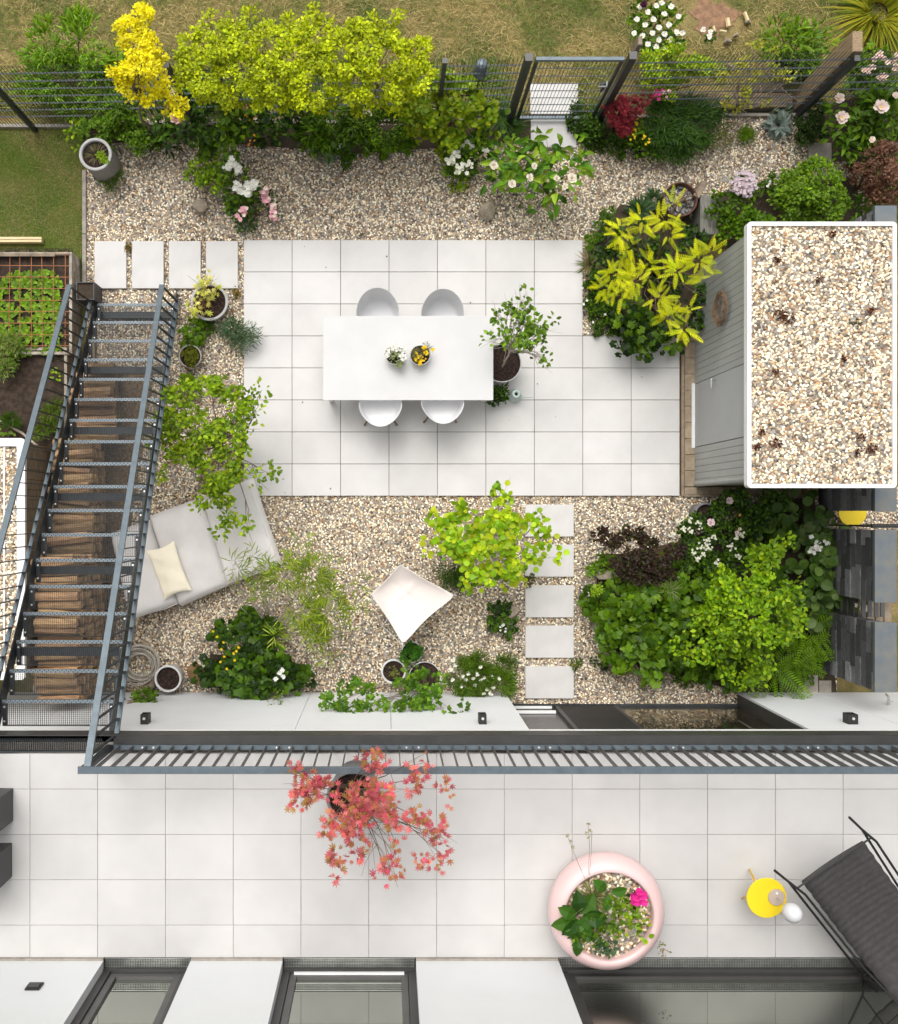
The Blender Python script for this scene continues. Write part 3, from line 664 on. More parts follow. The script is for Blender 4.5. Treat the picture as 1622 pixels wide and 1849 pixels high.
# ================================================================== STAIRCASE
st = thing('steel_staircase', 'grey steel outdoor staircase with open grating treads up to the terrace', 'staircase', (-3.8, 0, 0))
zk = lambda k: .214 * k
yk = lambda k: 3.19 - .315 * (k - 1)
XLs = -4.453
xr = lambda k: -3.26 + .006 * k
def tread_grate():
    m = MB(); w = 1.15
    x = -w / 2 + .01
    while x < w / 2: m.bx(x, x + .0025, -.27, -.002, -.014, -.002); x += .024
    for q in range(1, 12): y = -.27 + .27 * q / 12; m.bx(-w / 2, w / 2, y - .001, y + .001, -.006, -.001)
    return m
proto = None
for k in range(1, 20):
    xc = (XLs + xr(k)) / 2; hw = (xr(k) - XLs) / 2 - .012; z = zk(k); y = yk(k)
    m = MB(); m.bx(xc - hw, xc + hw, y - .032, y + .004, z - .035, z + .002)
    m.bx(xc - hw, xc - hw + .045, y - .30, y - .033, z - .045, z + .001); m.bx(xc + hw - .045, xc + hw, y - .30, y - .033, z - .045, z + .001)
    m.bx(xc - hw + .046, xc + hw - .046, y - .30, y - .292, z - .035, z)
    tr = m.build('tread', M['steel_dark'], st)
    n_ = MB(); n_.bx(xc - hw, xc + hw, y - .036, y + .004, z + .003, z + .007)
    xq = xc - hw + .02; qq = 0
    while xq < xc + hw - .01: n_.disc((xq, y - .016 + (.008 if qq % 2 else -.008), z + .0095), .009, 6, t=(.12, .12, .12)); xq += .026; qq += 1
    n_.build('nosing', M['steel_t'], tr)
    # grating (shared mesh)
    if proto is None:
        gm = tread_grate(); me = gm.build('grating', M['steel_grate'], tr, local=True); me.location = (xc - ORG[st.name][0], y - .032, z); proto = me
    else:
        me = proto.copy(); COL.objects.link(me); me.parent = tr; me.location = (xc - ORG[st.name][0], y - .032, z)
    for sx in (-1, 1):
        for dy in (-.08, -.245): MB().lathe([(.013, 0), (.013, .008), (.001, .01)], (xc + sx * (hw - .022), y + dy, z + .002), 8).build('bolt', M['bolt'], tr)
def stringer(x, w, dz0, dz1, k0, k1, xk=None):
    a = MB(); xa_ = (xk or (lambda k: x)); v = []
    for k in (k0, k1):
        for dx in (0, w):
            for dz in (dz0, dz1): v.append((xa_(k) + dx, yk(k), zk(k) + dz))
    a.add(v, [(0, 1, 3, 2), (4, 6, 7, 5), (0, 4, 5, 1), (2, 3, 7, 6), (1, 5, 7, 3), (0, 2, 6, 4)]); return a
stringer(XLs - .015, .012, -.17, .055, .4, 19.8).build('stringer', M['steel_dark'], st)
stringer(0, .012, -.17, .055, .4, 19.4, lambda k: xr(k) + .004).build('stringer', M['steel_dark'], st)
def prof(x, w, dz0, dz1, k0, k1, xk=None, mt='steel', name='handrail'): return stringer(x, w, dz0, dz1, k0, k1, xk).build(name, M[mt], st)
XHL = XLs - .085
xhr = lambda k: -3.225 + .009 * k
prof(XHL, .07, 1.11, 1.145, .9, 20.2); prof(XHL + .015, .045, .13, .165, .9, 20.2, name='lower_rail')
prof(0, .07, 1.11, 1.145, .9, 19.35, lambda k: xhr(k) - .01); prof(0, .05, .13, .165, .9, 19.0, lambda k: xhr(k) + .008, name='lower_rail')
for j in range(40):
    k = .98 + j * .5
    if k < 19.1:
        x = xhr(k) + .03; MB().bx(x - .02, x + .02, yk(k) - .005, yk(k) + .005, zk(k) + .165, zk(k) + 1.11).build('baluster', M['steel_dark'], st)
    x = XHL + .037; MB().bx(x - .02, x + .02, yk(k) - .005, yk(k) + .005, zk(k) + .165, zk(k) + 1.11).build('baluster', M['steel_dark'], st)
# handrail corner meeting the terrace railing
for k in (1, 4, 7, 10, 13, 16, 19):
    z = zk(k) - .10; MB().bx(XLs + .0, xr(k), yk(k) - .20, yk(k) - .10, z - .10, z).build('cross_beam', M['steel_dark'], st)
# landing strip
m = MB(); m.bx(-7.4, -3.10, -2.655, -2.645, TZ - .06, TZ + .004); m.bx(-7.4, XLs - .0, -2.50, -2.49, TZ - .06, TZ); x = -7.39
while x < -3.15: m.bx(x, x + .003, -2.644, -2.50, TZ - .03, TZ - .004); x += .021
for q in range(1, 6): m.bx(-7.39, -3.15, -2.644 + .024 * q, -2.6425 + .024 * q, TZ - .012, TZ - .003)
m.build('landing', M['steel_grate'], st)
MB().bx(-4.5, -3.1, -2.64, -2.52, TZ - .22, TZ - .12).build('cross_beam', M['steel_dark'], st)
for px, py in ((318, 560), (158, 560)):
    pass

# ================================================================== FIREWOOD UNDER THE STAIRS
def log_bm(L_, r, split):
    m = MB(); n = 9 if not split else 5; v = []
    ang = [2 * math.pi * i / n + random.uniform(-.15, .15) for i in range(n)] if not split else [math.pi * .08, math.pi * .5, math.pi * .92, math.pi * 1.35, math.pi * 1.65]
    for x in (-L_ / 2, L_ / 2):
        for a in ang: rr = r * random.uniform(.88, 1.08); v.append((x, rr * math.cos(a), rr * math.sin(a)))
    t = random.uniform(.7, 1.5)
    m.add(v, [tuple(range(n))[::-1], tuple(range(n, 2 * n))] + [(i, (i + 1) % n, n + (i + 1) % n, n + i) for i in range(n)], (t, t * random.uniform(.85, 1), t * .9)); return m
protos = []; stuff = MB()
LG = 'split firewood logs stacked under the staircase'
rack = thing('log_rack', 'low timber rack carrying the firewood under the staircase', 'rack', (-4.6, .2, 0))
MB().bx(-4.92, -4.84, -2.7, 2.85, .0, .08).build('runner', M['wood_old'], rack); MB().bx(-4.6, -4.52, -2.7, 2.85, .0, .08).build('runner', M['wood_old'], rack)
cand = []
y = -2.66; 
while y < 2.2:
    w = random.uniform(.10, .15); xo = -4.56 if y < 1.0 else -4.36; z = .082; hmax = (1.72 if y < -.6 else 1.15) + random.uniform(-.12, .08) if y < 1.0 else .72 + random.uniform(-.1, .1)
    hmax = min(hmax, .214 * ((3.19 - y) / .315) - .22) if y > 1.0 else hmax
    while z < hmax - .06:
        h = random.uniform(.08, .13); cand.append((xo + random.uniform(-.03, .03), y + w / 2, z + h / 2, w, h, z + h >= hmax)); z += h + .002
    y += w + .003
cand.sort(key=lambda c: (not c[5], -c[2]))
for i, (x, y, z, w, h, top) in enumerate(cand):
    if i < 285:
        if len(protos) < 12:
            o = log_bm(.58, .06, random.random() < .7).build('firewood_log', M['log'], None, local=True); tag(o, 'pale split firewood log in the stack seen through the open grating staircase', 'log', LG); protos.append(o)
        else: o = random.choice(protos).copy(); COL.objects.link(o)
        o.scale = (1, w / .118, h / .108); o.location = (x, y, z); o.rotation_euler = (random.uniform(-.25, .25), 0, random.uniform(-.05, .05) * (3 if top else 1))
    else:
        t = random.uniform(.6, 1.4); stuff.box((x, y, z), (.44, w, h), t=(t, t * .95, t * .9))
if stuff.n: o = stuff.build('firewood_pile', M['log']); o['kind'] = 'stuff'; o['label'] = 'lower firewood of the stack under the staircase'
# ================================================================== SHED
shed = thing('garden_shed', 'grey panelled garden shed with a white edged pebble roof', 'shed', (5.6, 2.0, 0))
sx0, sx1, sy0, sy1, sz = 4.75, 6.52, .41, 3.68, 2.38
dy0, dy1 = P(0, 808)[1], P(0, 694)[1]
m = MB(); y = sy0
ys = list(np.arange(sy0, dy0, .0985)) + [dy0]; ys2 = list(np.arange(dy1, sy1, .0985)) + [sy1]
for arr in (ys, ys2):
    for a, b in zip(arr, arr[1:]):
        if b - a > .02: m.bx(sx0, sx0 + .02, a + .0015, b - .004, .03, sz)
m.bx(sx0 + .02, sx1, sy0, sy0 + .03, .03, sz); m.bx(sx0 + .02, sx1, sy1 - .03, sy1, .03, sz); m.bx(sx1, sx1 + .02, sy0, sy1, .03, sz)
m.bx(sx0 + .0205, sx0 + .03, sy0 + .03, dy0, .03, sz); m.bx(sx0 + .0205, sx0 + .03, dy1, sy1 - .03, .03, sz)
m.build('wall', M['shed_wall'], shed)
MB().tube([(sx0 + .03, sy0 + .03, .03), (sx0 + .03, sy0 + .03, sz)], .045, 10).build('corner_trim', M['shed_wall'], shed)
dr = MB().bx(sx0 + .004, sx0 + .03, dy0 + .006, dy1 - .006, .05, sz - .004).build('door', M['shed_door'], shed)
hz = .98; hy = dy1 - .05
h = MB(); h.tube([(sx0 + .004, hy, hz), (sx0 - .05, hy, hz), (sx0 - .055, hy - .015, hz), (sx0 - .055, hy - .13, hz)], .010, 8); h.bx(sx0 - .004, sx0 + .003, hy - .02, hy + .02, hz - .09, hz + .03); h.build('handle', M['galv'], dr)
MB().bx(sx0 - .045, sx0 + .003, dy0 - .01, dy1 + .01, .0, .055).build('threshold', M['white_metal'], shed)
rx0, rx1, ry0, ry1 = P(1350, 0, 2.5)[0], P(1620, 0, 2.5)[0], P(0, 881, 2.5)[1], P(0, 400, 2.5)[1]
def rring(x0, x1, y0, y1, w, z0, z1, rad=.05, n=5):
    def loop(x0, x1, y0, y1, r, z):
        o = []
        for cx, cy, a0 in ((x1 - r, y1 - r, 0), (x0 + r, y1 - r, 90), (x0 + r, y0 + r, 180), (x1 - r, y0 + r, 270)):
            for i in range(n + 1): a = R(a0 + 90 * i / n); o.append((cx + r * math.cos(a), cy + r * math.sin(a), z))
        return o
    A = [loop(x0, x1, y0, y1, rad, z0), loop(x0, x1, y0, y1, rad, z1), loop(x0 + w, x1 - w, y0 + w, y1 - w, .008, z1), loop(x0 + w, x1 - w, y0 + w, y1 - w, .008, z0)]
    k = len(A[0]); v = sum(A, []); f = []
    for a in range(4):
        b = (a + 1) % 4
        for i in range(k): j = (i + 1) % k; f.append((a * k + i, a * k + j, b * k + j, b * k + i))
    m = MB(); m.add(v, f); return m
MB().bx(sx0 - .055, sx1 + .03, ry0 + .012, ry1 - .012, sz, 2.452).build('fascia', M['shed_wall'], shed)
tr = rring(rx0, rx1, ry0, ry1, .052, 2.38, 2.50).build('roof_trim', M['white_metal'], shed)
rf = sheet([(rx0 + .052, rx1 - .052, ry0 + .052, ry1 - .052)], 2.462).build('roof_gravel', M['gravel_base'], shed); rf['kind'] = 'stuff'; pebbles(rf, PGR)
# moss cushions on the roof
for i, (px, py, r) in enumerate(((1409, 568, 11), (1422, 575, 12), (1402, 470, 6), (1573, 560, 6), (1547, 582, 8), (1402, 672, 8), (1523, 648, 6), (1378, 781, 6), (1402, 800, 12), (1367, 807, 6), (1573, 810, 10), (1548, 818, 8), (1504, 423, 6), (1480, 505, 7), (1555, 790, 8))):
    mb = MB(); c = P(px, py, 2.50); n = 60 if r > 9 else 35; a = rng.uniform(0, 6.28, n); q = L(r, 2.5) * np.sqrt(rng.random(n))
    pos = np.stack([c[0] + q * np.cos(a), c[1] + q * np.sin(a) * .8, np.full(n, 2.50)], 1)
    place(mb, 'small', pos, rng.uniform(0, 6.28, n), rng.uniform(0, 1.2, n), rng.normal(0, .5, n), rng.uniform(.02, .045, n), pickcol([(.10, .03, .022), (.055, .02, .016), (.16, .06, .02)] if i != 4 else [(.09, .085, .05)], n))
    o = mb.build('succulent', M['leaf']); tag(o, 'dark reddish succulent cushion growing in the pebbles of the shed roof', 'plant', 'red succulents on the shed roof')
# wreath
c = np.array([sx0 - .07, P(0, 558, 1.36)[1], 1.40]); t = thing('twig_wreath', 'round brown twig wreath hanging on the shed wall', 'wreath', tuple(c))
m = MB()
for q in range(34):
    ph = rng.uniform(0, 6.28); sp = rng.uniform(1.5, 4.5); rr = rng.uniform(.17, .25); pts = []
    for i in range(10): a = ph + sp * i / 9; pts.append((c[0] + rng.normal(0, .016), c[1] + rr * math.cos(a) + rng.normal(0, .008), c[2] + rr * math.sin(a) + rng.normal(0, .008)))
    m.tube(pts, .006, 4, cap=False)
m.build('wreath_ring', M['twig'], t)
m = MB()
for q in range(26):
    a = rng.uniform(.3, 3.6); p = (c[0], c[1] + .22 * math.cos(a), c[2] + .22 * math.sin(a)); m.tube([p, (p[0] - rng.uniform(.05, .2), p[1] + rng.normal(0, .10) + .05, p[2] + rng.uniform(0, .2))], .0016, 3, cap=False)
m.build('loose_twig', M['twig'], t)

# ================================================================== STONE WALLS ON THE RIGHT
def stonewall(name, y0, y1, label, hgt=1.80):
    t = thing('stone_wall', label, 'wall', (6.78, (y0 + y1) / 2, 0), group='dark stone walls with metal coping')
    m = MB(); z = 0; row = 0
    while z < hgt - .05:
        h = min(.148, hgt - .02 - z); y = y0; 
        while y < y1 - .01:
            ln = random.uniform(.32, .5) if y > y0 else random.uniform(.2, .5); e = min(y + ln, y1); s_ = random.choice((.45, .6, .8, 1.1, 1.7, 2.2)) * random.uniform(.9, 1.1); pr = random.uniform(0, .03)
            m.bx(6.70 - pr, 6.86, y + .001, e - .001, z, z + h - .004, ch=.003, t=(s_, s_, s_ * 1.03)); y = e
        z += .15
    m.build('block_course', M['stone_block'], t)
    m = MB(); m.bx(6.655, 6.955, y0 - .01, y1 + .01, hgt - .012, hgt, ch=.003); m.bx(6.655, 6.66, y0 - .01, y1 + .01, hgt - .06, hgt - .0125); m.build('coping', M['copper_trim'], t)
stonewall('a', .02, 4.18, 'long dark stone wall behind the shed with grey metal coping'); stonewall('b', P(0, 1087, 1.8)[1], P(0, 958, 1.8)[1], 'dark stone wall between the yellow stool and the slatted gate'); stonewall('c', -2.45, P(0, 1125, 1.8)[1], 'dark stone wall ending at the white house wall')
t = thing('slatted_gate', 'dark slatted gate between two stone walls', 'gate', (6.8, -1.38, 0))
gy0, gy1 = P(0, 1125, 1.8)[1] + .01, P(0, 1087, 1.8)[1] - .02
for i in range(5): MB().bx(6.74 + i * .0, 6.76, gy0, gy1, .10 + i * .2, .22 + i * .2).build('slat', M['anthracite'], t)
for i in range(4): MB().bx(6.80 + i * .09, 6.86 + i * .09, gy0, gy1, 1.12, 1.14).build('slat', M['anthracite2'], t)
for yy in (gy0 + .03, gy1 - .03): MB().bx(6.76, 6.79, yy - .02, yy + .02, .0, 1.12).build('post', M['anthracite'], t)
t = thing('metal_gate', 'dark metal gate bar beyond the yellow stool', 'gate', (7.3, -.22, 0))
for q in range(3): MB().bx(6.62, 8.2, -.215 + q * .022, -.20 + q * .022, 1.76, 1.80).build('rail', M['anthracite'], t)
for q in range(9): MB().bx(6.66 + q * .18, 6.69 + q * .18, -.205, -.185, .05, 1.759).build('bar', M['anthracite'], t)
t = thing('slatted_bench', 'wooden bench slats right of the stone wall', 'bench', (7.3, -1.2, 0))
for q in range(4): MB().bx(7.1 + q * .13, 7.21 + q * .13, -2.4, -.5, .40, .43).build('slat', M['wood_old'], t)
for yy in (-2.2, -.7): MB().bx(7.1, 7.6, yy - .05, yy + .05, 0, .399).build('leg', M['wood_old'], t)
t = thing('round_stool', 'yellow round stool half hidden behind the dark stone wall', 'stool', (7.07, .0, 0)); MB().lathe([(.001, .28), (.21, .28), (.215, .29), (.215, .305), (.21, .31), (.001, .31)], (7.07, .0, 0)).build('seat', M['yellow'], t)
for a in (30, 150, 270): MB().tube([(7.07 + .1 * math.cos(R(a)), .1 * math.sin(R(a)), .28), (7.07 + .17 * math.cos(R(a)), .17 * math.sin(R(a)), 0)], .01, 6).build('leg', M['yellow_leg'], t)
# old boards in the corner by the wall
o = MB().bx(*[P(1440, 0)[0], P(1475, 0)[0]], P(0, 1252)[1], P(0, 1218)[1], .0, .05).build('paving_stone', M['concrete']); tag(o, 'pale paving stone in the corner by the fern and the house wall', 'paving stone')
o = MB().bx(P(1477, 0)[0], P(1499, 0)[0], P(0, 1252)[1], P(0, 1228)[1], .0, .05).build('paving_stone', M['concrete']); tag(o, 'small mossy paving stone at the foot of the last stone wall', 'paving stone')
o = MB().bx(P(1386, 0)[0], P(1406, 0)[0], P(0, 1250)[1], P(0, 1222)[1], .0, .03).build('drain_cover', M['steel_dark']); tag(o, 'small dark drain cover in the gravel under the fern', 'drain cover')
o = MB().bx(P(1480, 0)[0], P(1502, 0)[0], P(0, 956)[1], P(0, 930)[1], .0, .05).build('paving_stone', M['concrete']); tag(o, 'brown paving stone left of the yellow stool', 'paving stone')

# ================================================================== FENCE, GATE, SLEEPERS
FY = lambda x: 6.06 + .017 * x
def fence(x0, x1, label, top=2.06, name='wire_fence', mid=None, y_=None):
    t = thing(name, label, 'fence', ((x0 + x1) / 2, FY((x0 + x1) / 2), 0), group='double wire fence panels')
    m = MB(); z = .42
    while z < top + .01: 
        for dy in (-.006, .006): m.bar((x0, FY(x0) + dy, z), (x1, FY(x1) + dy, z), .006, .008)
        z += .236
    x = x0 + .03
    while x < x1: m.bar((x, FY(x), .08), (x, FY(x), top), .006, .006, up=(0, 1, 0)); x += .05
    m.build('wire_panel', M['wire'], t); return t
def post(x, y, label, w=.06, top=2.08, cap=None):
    t = thing('fence_post', label, 'post', (x, y, 0), group=None)
    MB().bx(x - w / 2, x + w / 2, y - w / 2, y + w / 2, -.02, top, ch=.003).build('shaft', M['steel_dark'], t)
    MB().bx(x - w / 2 - .004, x + w / 2 + .004, y - w / 2 - .004, y + w / 2 + .004, top + .001, top + .012).build('cap', M['anthracite2'], t)
xg0, xg1 = P(955, 0, 2.1)[0] - .0, P(1143, 0, 2.1)[0]
xm = P(803, 0, 2.0)[0]
xl = P(64, 0, 0)[0]
fence(-7.0, xl, 'wire fence stretch at the far left edge'); fence(xl, P(205, 0, 0)[0] + 1.3, 'wire fence behind the golden elm'); fence(P(205, 0, 0)[0] + 1.3, xm, 'wire fence stretch behind the yellow green hedge'); fence(xm, xg0 - .05, 'wire fence between the hedge and the gate with the pot'); fence(xg1 + .05, P(1545, 0, 1.95)[0], 'wire fence from the gate to the upright sleeper'); fence(P(1545, 0, 1.95)[0] + .02, 8.2, 'wire fence behind the peonies at the far right')
post(xl - .0, FY(xl) - .04, 'dark leaning fence post at the left edge above the lawn'); post(xm, FY(xm) - .04, 'fence post beside the inverted grey pot'); post(P(1548, 0, 1.95)[0], FY(6.3) - .04, 'dark fence post right of the upright sleeper', .07, 1.95)
post(P(205, 0, 0)[0] + 1.3, FY(-2.9) - .04, 'fence post hidden in the yellow green hedge')
post(xg0, FY(xg0) - .03, 'thick dark gate post on the hinge side', .095, 2.12); post(xg1, FY(xg1) - .03, 'thick dark gate post on the latch side', .095, 2.12)
t = thing('garden_gate', 'grey steel garden gate with wire infill and bright handle', 'gate', ((xg0 + xg1) / 2, 6.1, 0))
ga, gb = xg0 + .10, xg1 - .10; gy = FY(2.5) - .03
MB().bx(ga, gb, gy - .025, gy + .025, 2.02, 2.07, ch=.004).build('top_rail', M['steel'], t); MB().bx(ga, gb, gy - .02, gy + .02, .10, .145).build('bottom_rail', M['steel'], t)
MB().bx(ga, ga + .045, gy - .02, gy + .02, .146, 2.019).build('stile', M['steel_dark'], t); MB().bx(gb - .045, gb, gy - .02, gy + .02, .146, 2.019).build('stile', M['steel_dark'], t)
m = MB(); z = .36
while z < 1.95: m.bx(ga + .046, gb - .046, gy - .005, gy + .005, z, z + .009); z += .236
x = ga + .09
while x < gb - .05: m.bx(x, x + .006, gy - .003, gy + .003, .146, 2.019); x += .05
m.build('wire_infill', M['wire'], t)
hx = gb - .09; MB().tube([(hx, gy - .02, 1.42), (hx, gy - .08, 1.42), (hx, gy - .09, 1.41), (hx - .12, gy - .09, 1.41)], .012, 8).tube([(hx, gy - .02, 1.15), (hx, gy - .07, 1.15), (hx, gy - .075, 1.40)], .010, 6).build('handle', M['galv'], t)
MB().bx(hx - .03, hx + .03, gy - .03, gy + .03, 1.1, 1.3).build('lock_box', M['steel_dark'], t)
# inverted pot on the fence
c = P(870, 0, 1.62); yy = FY(c[0]) + .10; t = thing('inverted_pot', 'grey pot hung upside down on the wire fence', 'pot', (c[0], yy, 1.4)); MB().lathe([(.001, .27), (.062, .27), (.075, .255), (.105, .02), (.108, 0), (.098, 0), (.07, .24), (.001, .25)], (c[0], yy, 1.42), 24).build('pot_body', M['steel'], t, smooth=True)
MB().tube([(c[0], yy, .0), (c[0], yy, 1.66)], .008, 5).build('stake', M['steel_dark'], t)
# sleepers
def sleeper(x0, x1, y0, y1, z0, z1, label, mt='sleeper', rz=0):
    m = MB(); m.box((0, 0, 0), (x1 - x0, y1 - y0, z1 - z0), ch=.01); o = m.build('timber_sleeper', M[mt], None, local=True); o.location = ((x0 + x1) / 2, (y0 + y1) / 2, (z0 + z1) / 2); o.rotation_euler = (0, 0, rz); tag(o, label, 'sleeper')
a = P(1205, 0)[0]; b = P(1425, 0)[0]
sleeper(a, b, 6.22, 6.44, 0, .16, 'old timber sleeper lying behind the wire fence on the right'); sleeper(P(1330, 0)[0], P(1410, 0)[0], 6.46, 6.60, 0, .14, 'short sleeper behind the long lying sleeper')
sleeper(6.28 - .0, 6.42, 6.22, 6.50, 0, 1.95, 'tall upright timber sleeper leaning over the fence line', 'sleeper_up')
a = P(1266, 0)[0]; b = P(1298, 0)[0]
sleeper(4.72, 5.0, P(0, 437)[1], P(0, 368)[1], 0, .42, 'grey timber sleeper standing at the edge of the shrub bed', 'wood_grey')
sleeper(4.66, 4.76, P(0, 372)[1] - .02, P(0, 344)[1], .0, .46, 'short weathered timber beside the rusty fire barrel', 'wood_old', -.5)
sleeper(xg1 + .06, xg1 + .12, 6.22, 6.34, 0, 2.14, 'pale wooden stake behind the latch side gate post', 'wood_old')

# ================================================================== POTS
def pot(px, py, zr, r, label, mat='pot_grey', rim='pot_rim', rb=None, base=0.0, wall=.03, soil='pot_soil', name='plant_pot', smooth=True, group=None, depth=.05, belly=0):
    """px, py: rim centre in the photo; zr rim height above base"""
    c = P(px, py, base + zr); rb = rb or r * .8; t = thing(name, label, 'pot', (c[0], c[1], base), group=group)
    mid = r * .93 + rb * .07 + belly
    m = MB(); m.lathe([(.001, 0), (rb, 0), (rb * 1.0 + (mid - rb) * .5, zr * .45), (r, zr - .02), (r, zr - .008)], (c[0], c[1], base), 40); m.build('pot_body', M[mat], t, smooth=True)
    m = MB(); m.lathe([(r, zr - .007), (r - .004, zr), (r - wall + .004, zr), (r - wall, zr - .006), (r - wall, zr - depth - .03)], (c[0], c[1], base), 40); m.build('rim', M[rim], t, smooth=True)
    m = MB(); n = 40; m.disc((c[0], c[1], base + zr - depth), r - wall + .002, 40, jit=.015); m.build('soil', M[soil], t)
    return c
pot(172, 278, .62, .245, 'tall grey cylinder pot with terracotta liner at the lawn corner', wall=.045, rb=.235)
c = P(172, 278, .62); 
pot(378, 545, .32, .285, 'wide pale grey bowl pot with a yellow leaved plant by the staircase', mat='pot_rim', wall=.04, rb=.2)
pot(343, 643, .22, .175, 'small pot with mossy green plant below the grey bowl', mat='pot_rim', wall=.018)
pot(303, 1226, .36, .205, 'white pot of bare black soil beside the coiled hose', mat='pot_white', rim='pot_white', wall=.03, rb=.17)
pot(711, 1213, .30, .19, 'white pot with one sprout left of the box ball', mat='pot_white', rim='pot_white', wall=.028, rb=.16)
pot(767, 1224, .34, .245, 'large white rimmed pot of the lobed leaf espalier', mat='pot_dark', rim='pot_white', wall=.012, rb=.2)
pot(744, 1178, .26, .165, 'small white pot holding the round box ball', mat='pot_white', rim='pot_white', wall=.018)
pot(907, 655, .42, .295, 'white pot of the young tree beside the table', mat='pot_white', rim='pot_white', wall=.014, rb=.22, depth=.06)
pot(898, 713, .22, .135, 'small white pot with trailing herb beside the watering can', mat='pot_white', rim='pot_white', wall=.012)
pot(714, 640, .15, .148, 'white bowl of white flowers standing on the table', mat='pot_white', rim='pot_white', wall=.010, rb=.09, base=.752, depth=.02)
pot(759, 641, .15, .148, 'white bowl of yellow flowers standing on the table', mat='pot_white', rim='pot_white', wall=.010, rb=.09, base=.752, depth=.02)
pot(639, 1442, .70, .285, 'tall dark grey pot of the red maple on the terrace', mat='pot_dark', rim='pot_dark', rb=.22, base=TZ, wall=.03, depth=.07)
pot(1275, 928, .35, .17, 'plain grey pot half hidden by the white flowering bush', mat='pot_dark', rim='pot_dark', rb=.15)
# square planter at the stair foot
c = P(154, 525, .42); t = thing('square_planter', 'small square grey planter at the foot of the staircase', 'planter', (c[0], c[1], 0))
s_ = .135; m = MB()
for k in range(4):
    dx, dy = ((1, 0), (-1, 0), (0, 1), (0, -1))[k]; m.bx(c[0] - s_ if dx <= 0 else c[0] + s_ - .014, c[0] + s_ if dx >= 0 else c[0] - s_ + .014, c[1] - s_ + (.0145 if dx else 0) if dy <= 0 else c[1] + s_ - .014, c[1] + s_ - (.0145 if dx else 0) if dy >= 0 else c[1] - s_ + .014, 0, .42)
m.build('box', M['dark_box'], t); MB().bx(c[0] - s_ + .015, c[0] + s_ - .015, c[1] - s_ + .015, c[1] + s_ - .015, .3, .39).build('soil', M['bed'], t)
# pink bowl
bx_, by_ = P(1101.5, 1657, TZ + .50)[:2]; t = thing('pink_bowl_planter', 'huge round pale pink bowl planter on the terrace', 'planter', (bx_, by_, TZ))
m = MB(); prof_ = [(.30, 0), (.42, .04), (.53, .12), (.60, .22), (.622, .30), (.612, .38), (.575, .45), (.52, .492), (.485, .50), (.468, .49), (.462, .46), (.46, .36)]
m.lathe(prof_, (bx_, by_, TZ), 72); m.build('bowl', M['pink'], t, smooth=True)
so_ = MB().disc((bx_, by_, TZ + .40), .459, 40).build('bowl_gravel', M['gravel_base'], t); so_['kind'] = 'stuff'; pebbles(so_, PGR)
# dark cubes at the left of the terrace
for y0_, y1_, xr_, lb in ((P(0, 1482, TZ)[1], P(0, 1423, TZ)[1], P(24, 0, TZ)[0], 'upper dark grey lounge cube at the left edge of the terrace'), (P(0, 1583, TZ)[1], P(0, 1522, TZ)[1], P(22, 0, TZ)[0], 'lower dark grey lounge cube at the left edge of the terrace')):
    t = thing('lounge_cube', lb, 'planter', (xr_ - .3, (y0_ + y1_) / 2, TZ), group='dark cubes on the terrace'); MB().bx(xr_ - .6, xr_, y0_, y1_, TZ, TZ + .7, ch=.01).build('body', M['dark_box'], t); MB().bx(xr_ - .57, xr_ - .03, y0_ + .03, y1_ - .03, TZ + .701, TZ + .72).build('lid', M['anthracite'], t)
# fire barrel
c = P(1229, 360, .45); t = thing('fire_barrel', 'rusty iron fire barrel with ash and charred wood', 'barrel', (c[0], c[1], 0))
m = MB(); m.lathe([(.19, 0), (.235, .03), (.25, .44), (.262, .45), (.258, .462), (.245, .46), (.235, .44), (.225, .3)], (c[0], c[1], 0), 36); m.build('barrel_body', M['rust'], t, smooth=True); MB().disc((c[0], c[1], .36), .235, 30, jit=.03).build('ash', M['ash'], t)
for q in range(5): a = rng.uniform(0, 6.28); b_ = a + rng.uniform(2, 4); tag(MB().tube([(c[0] + .17 * math.cos(a), c[1] + .17 * math.sin(a), .40 + .02 * q), (c[0] + .15 * math.cos(b_), c[1] + .15 * math.sin(b_), .42 + .02 * q)], .014 + .004 * (q % 2), 6).build('charred_stick', M['bark_pale'] if q < 2 else M['bark']), 'half burnt stick lying in the rusty fire barrel', 'stick', 'sticks in the fire barrel')

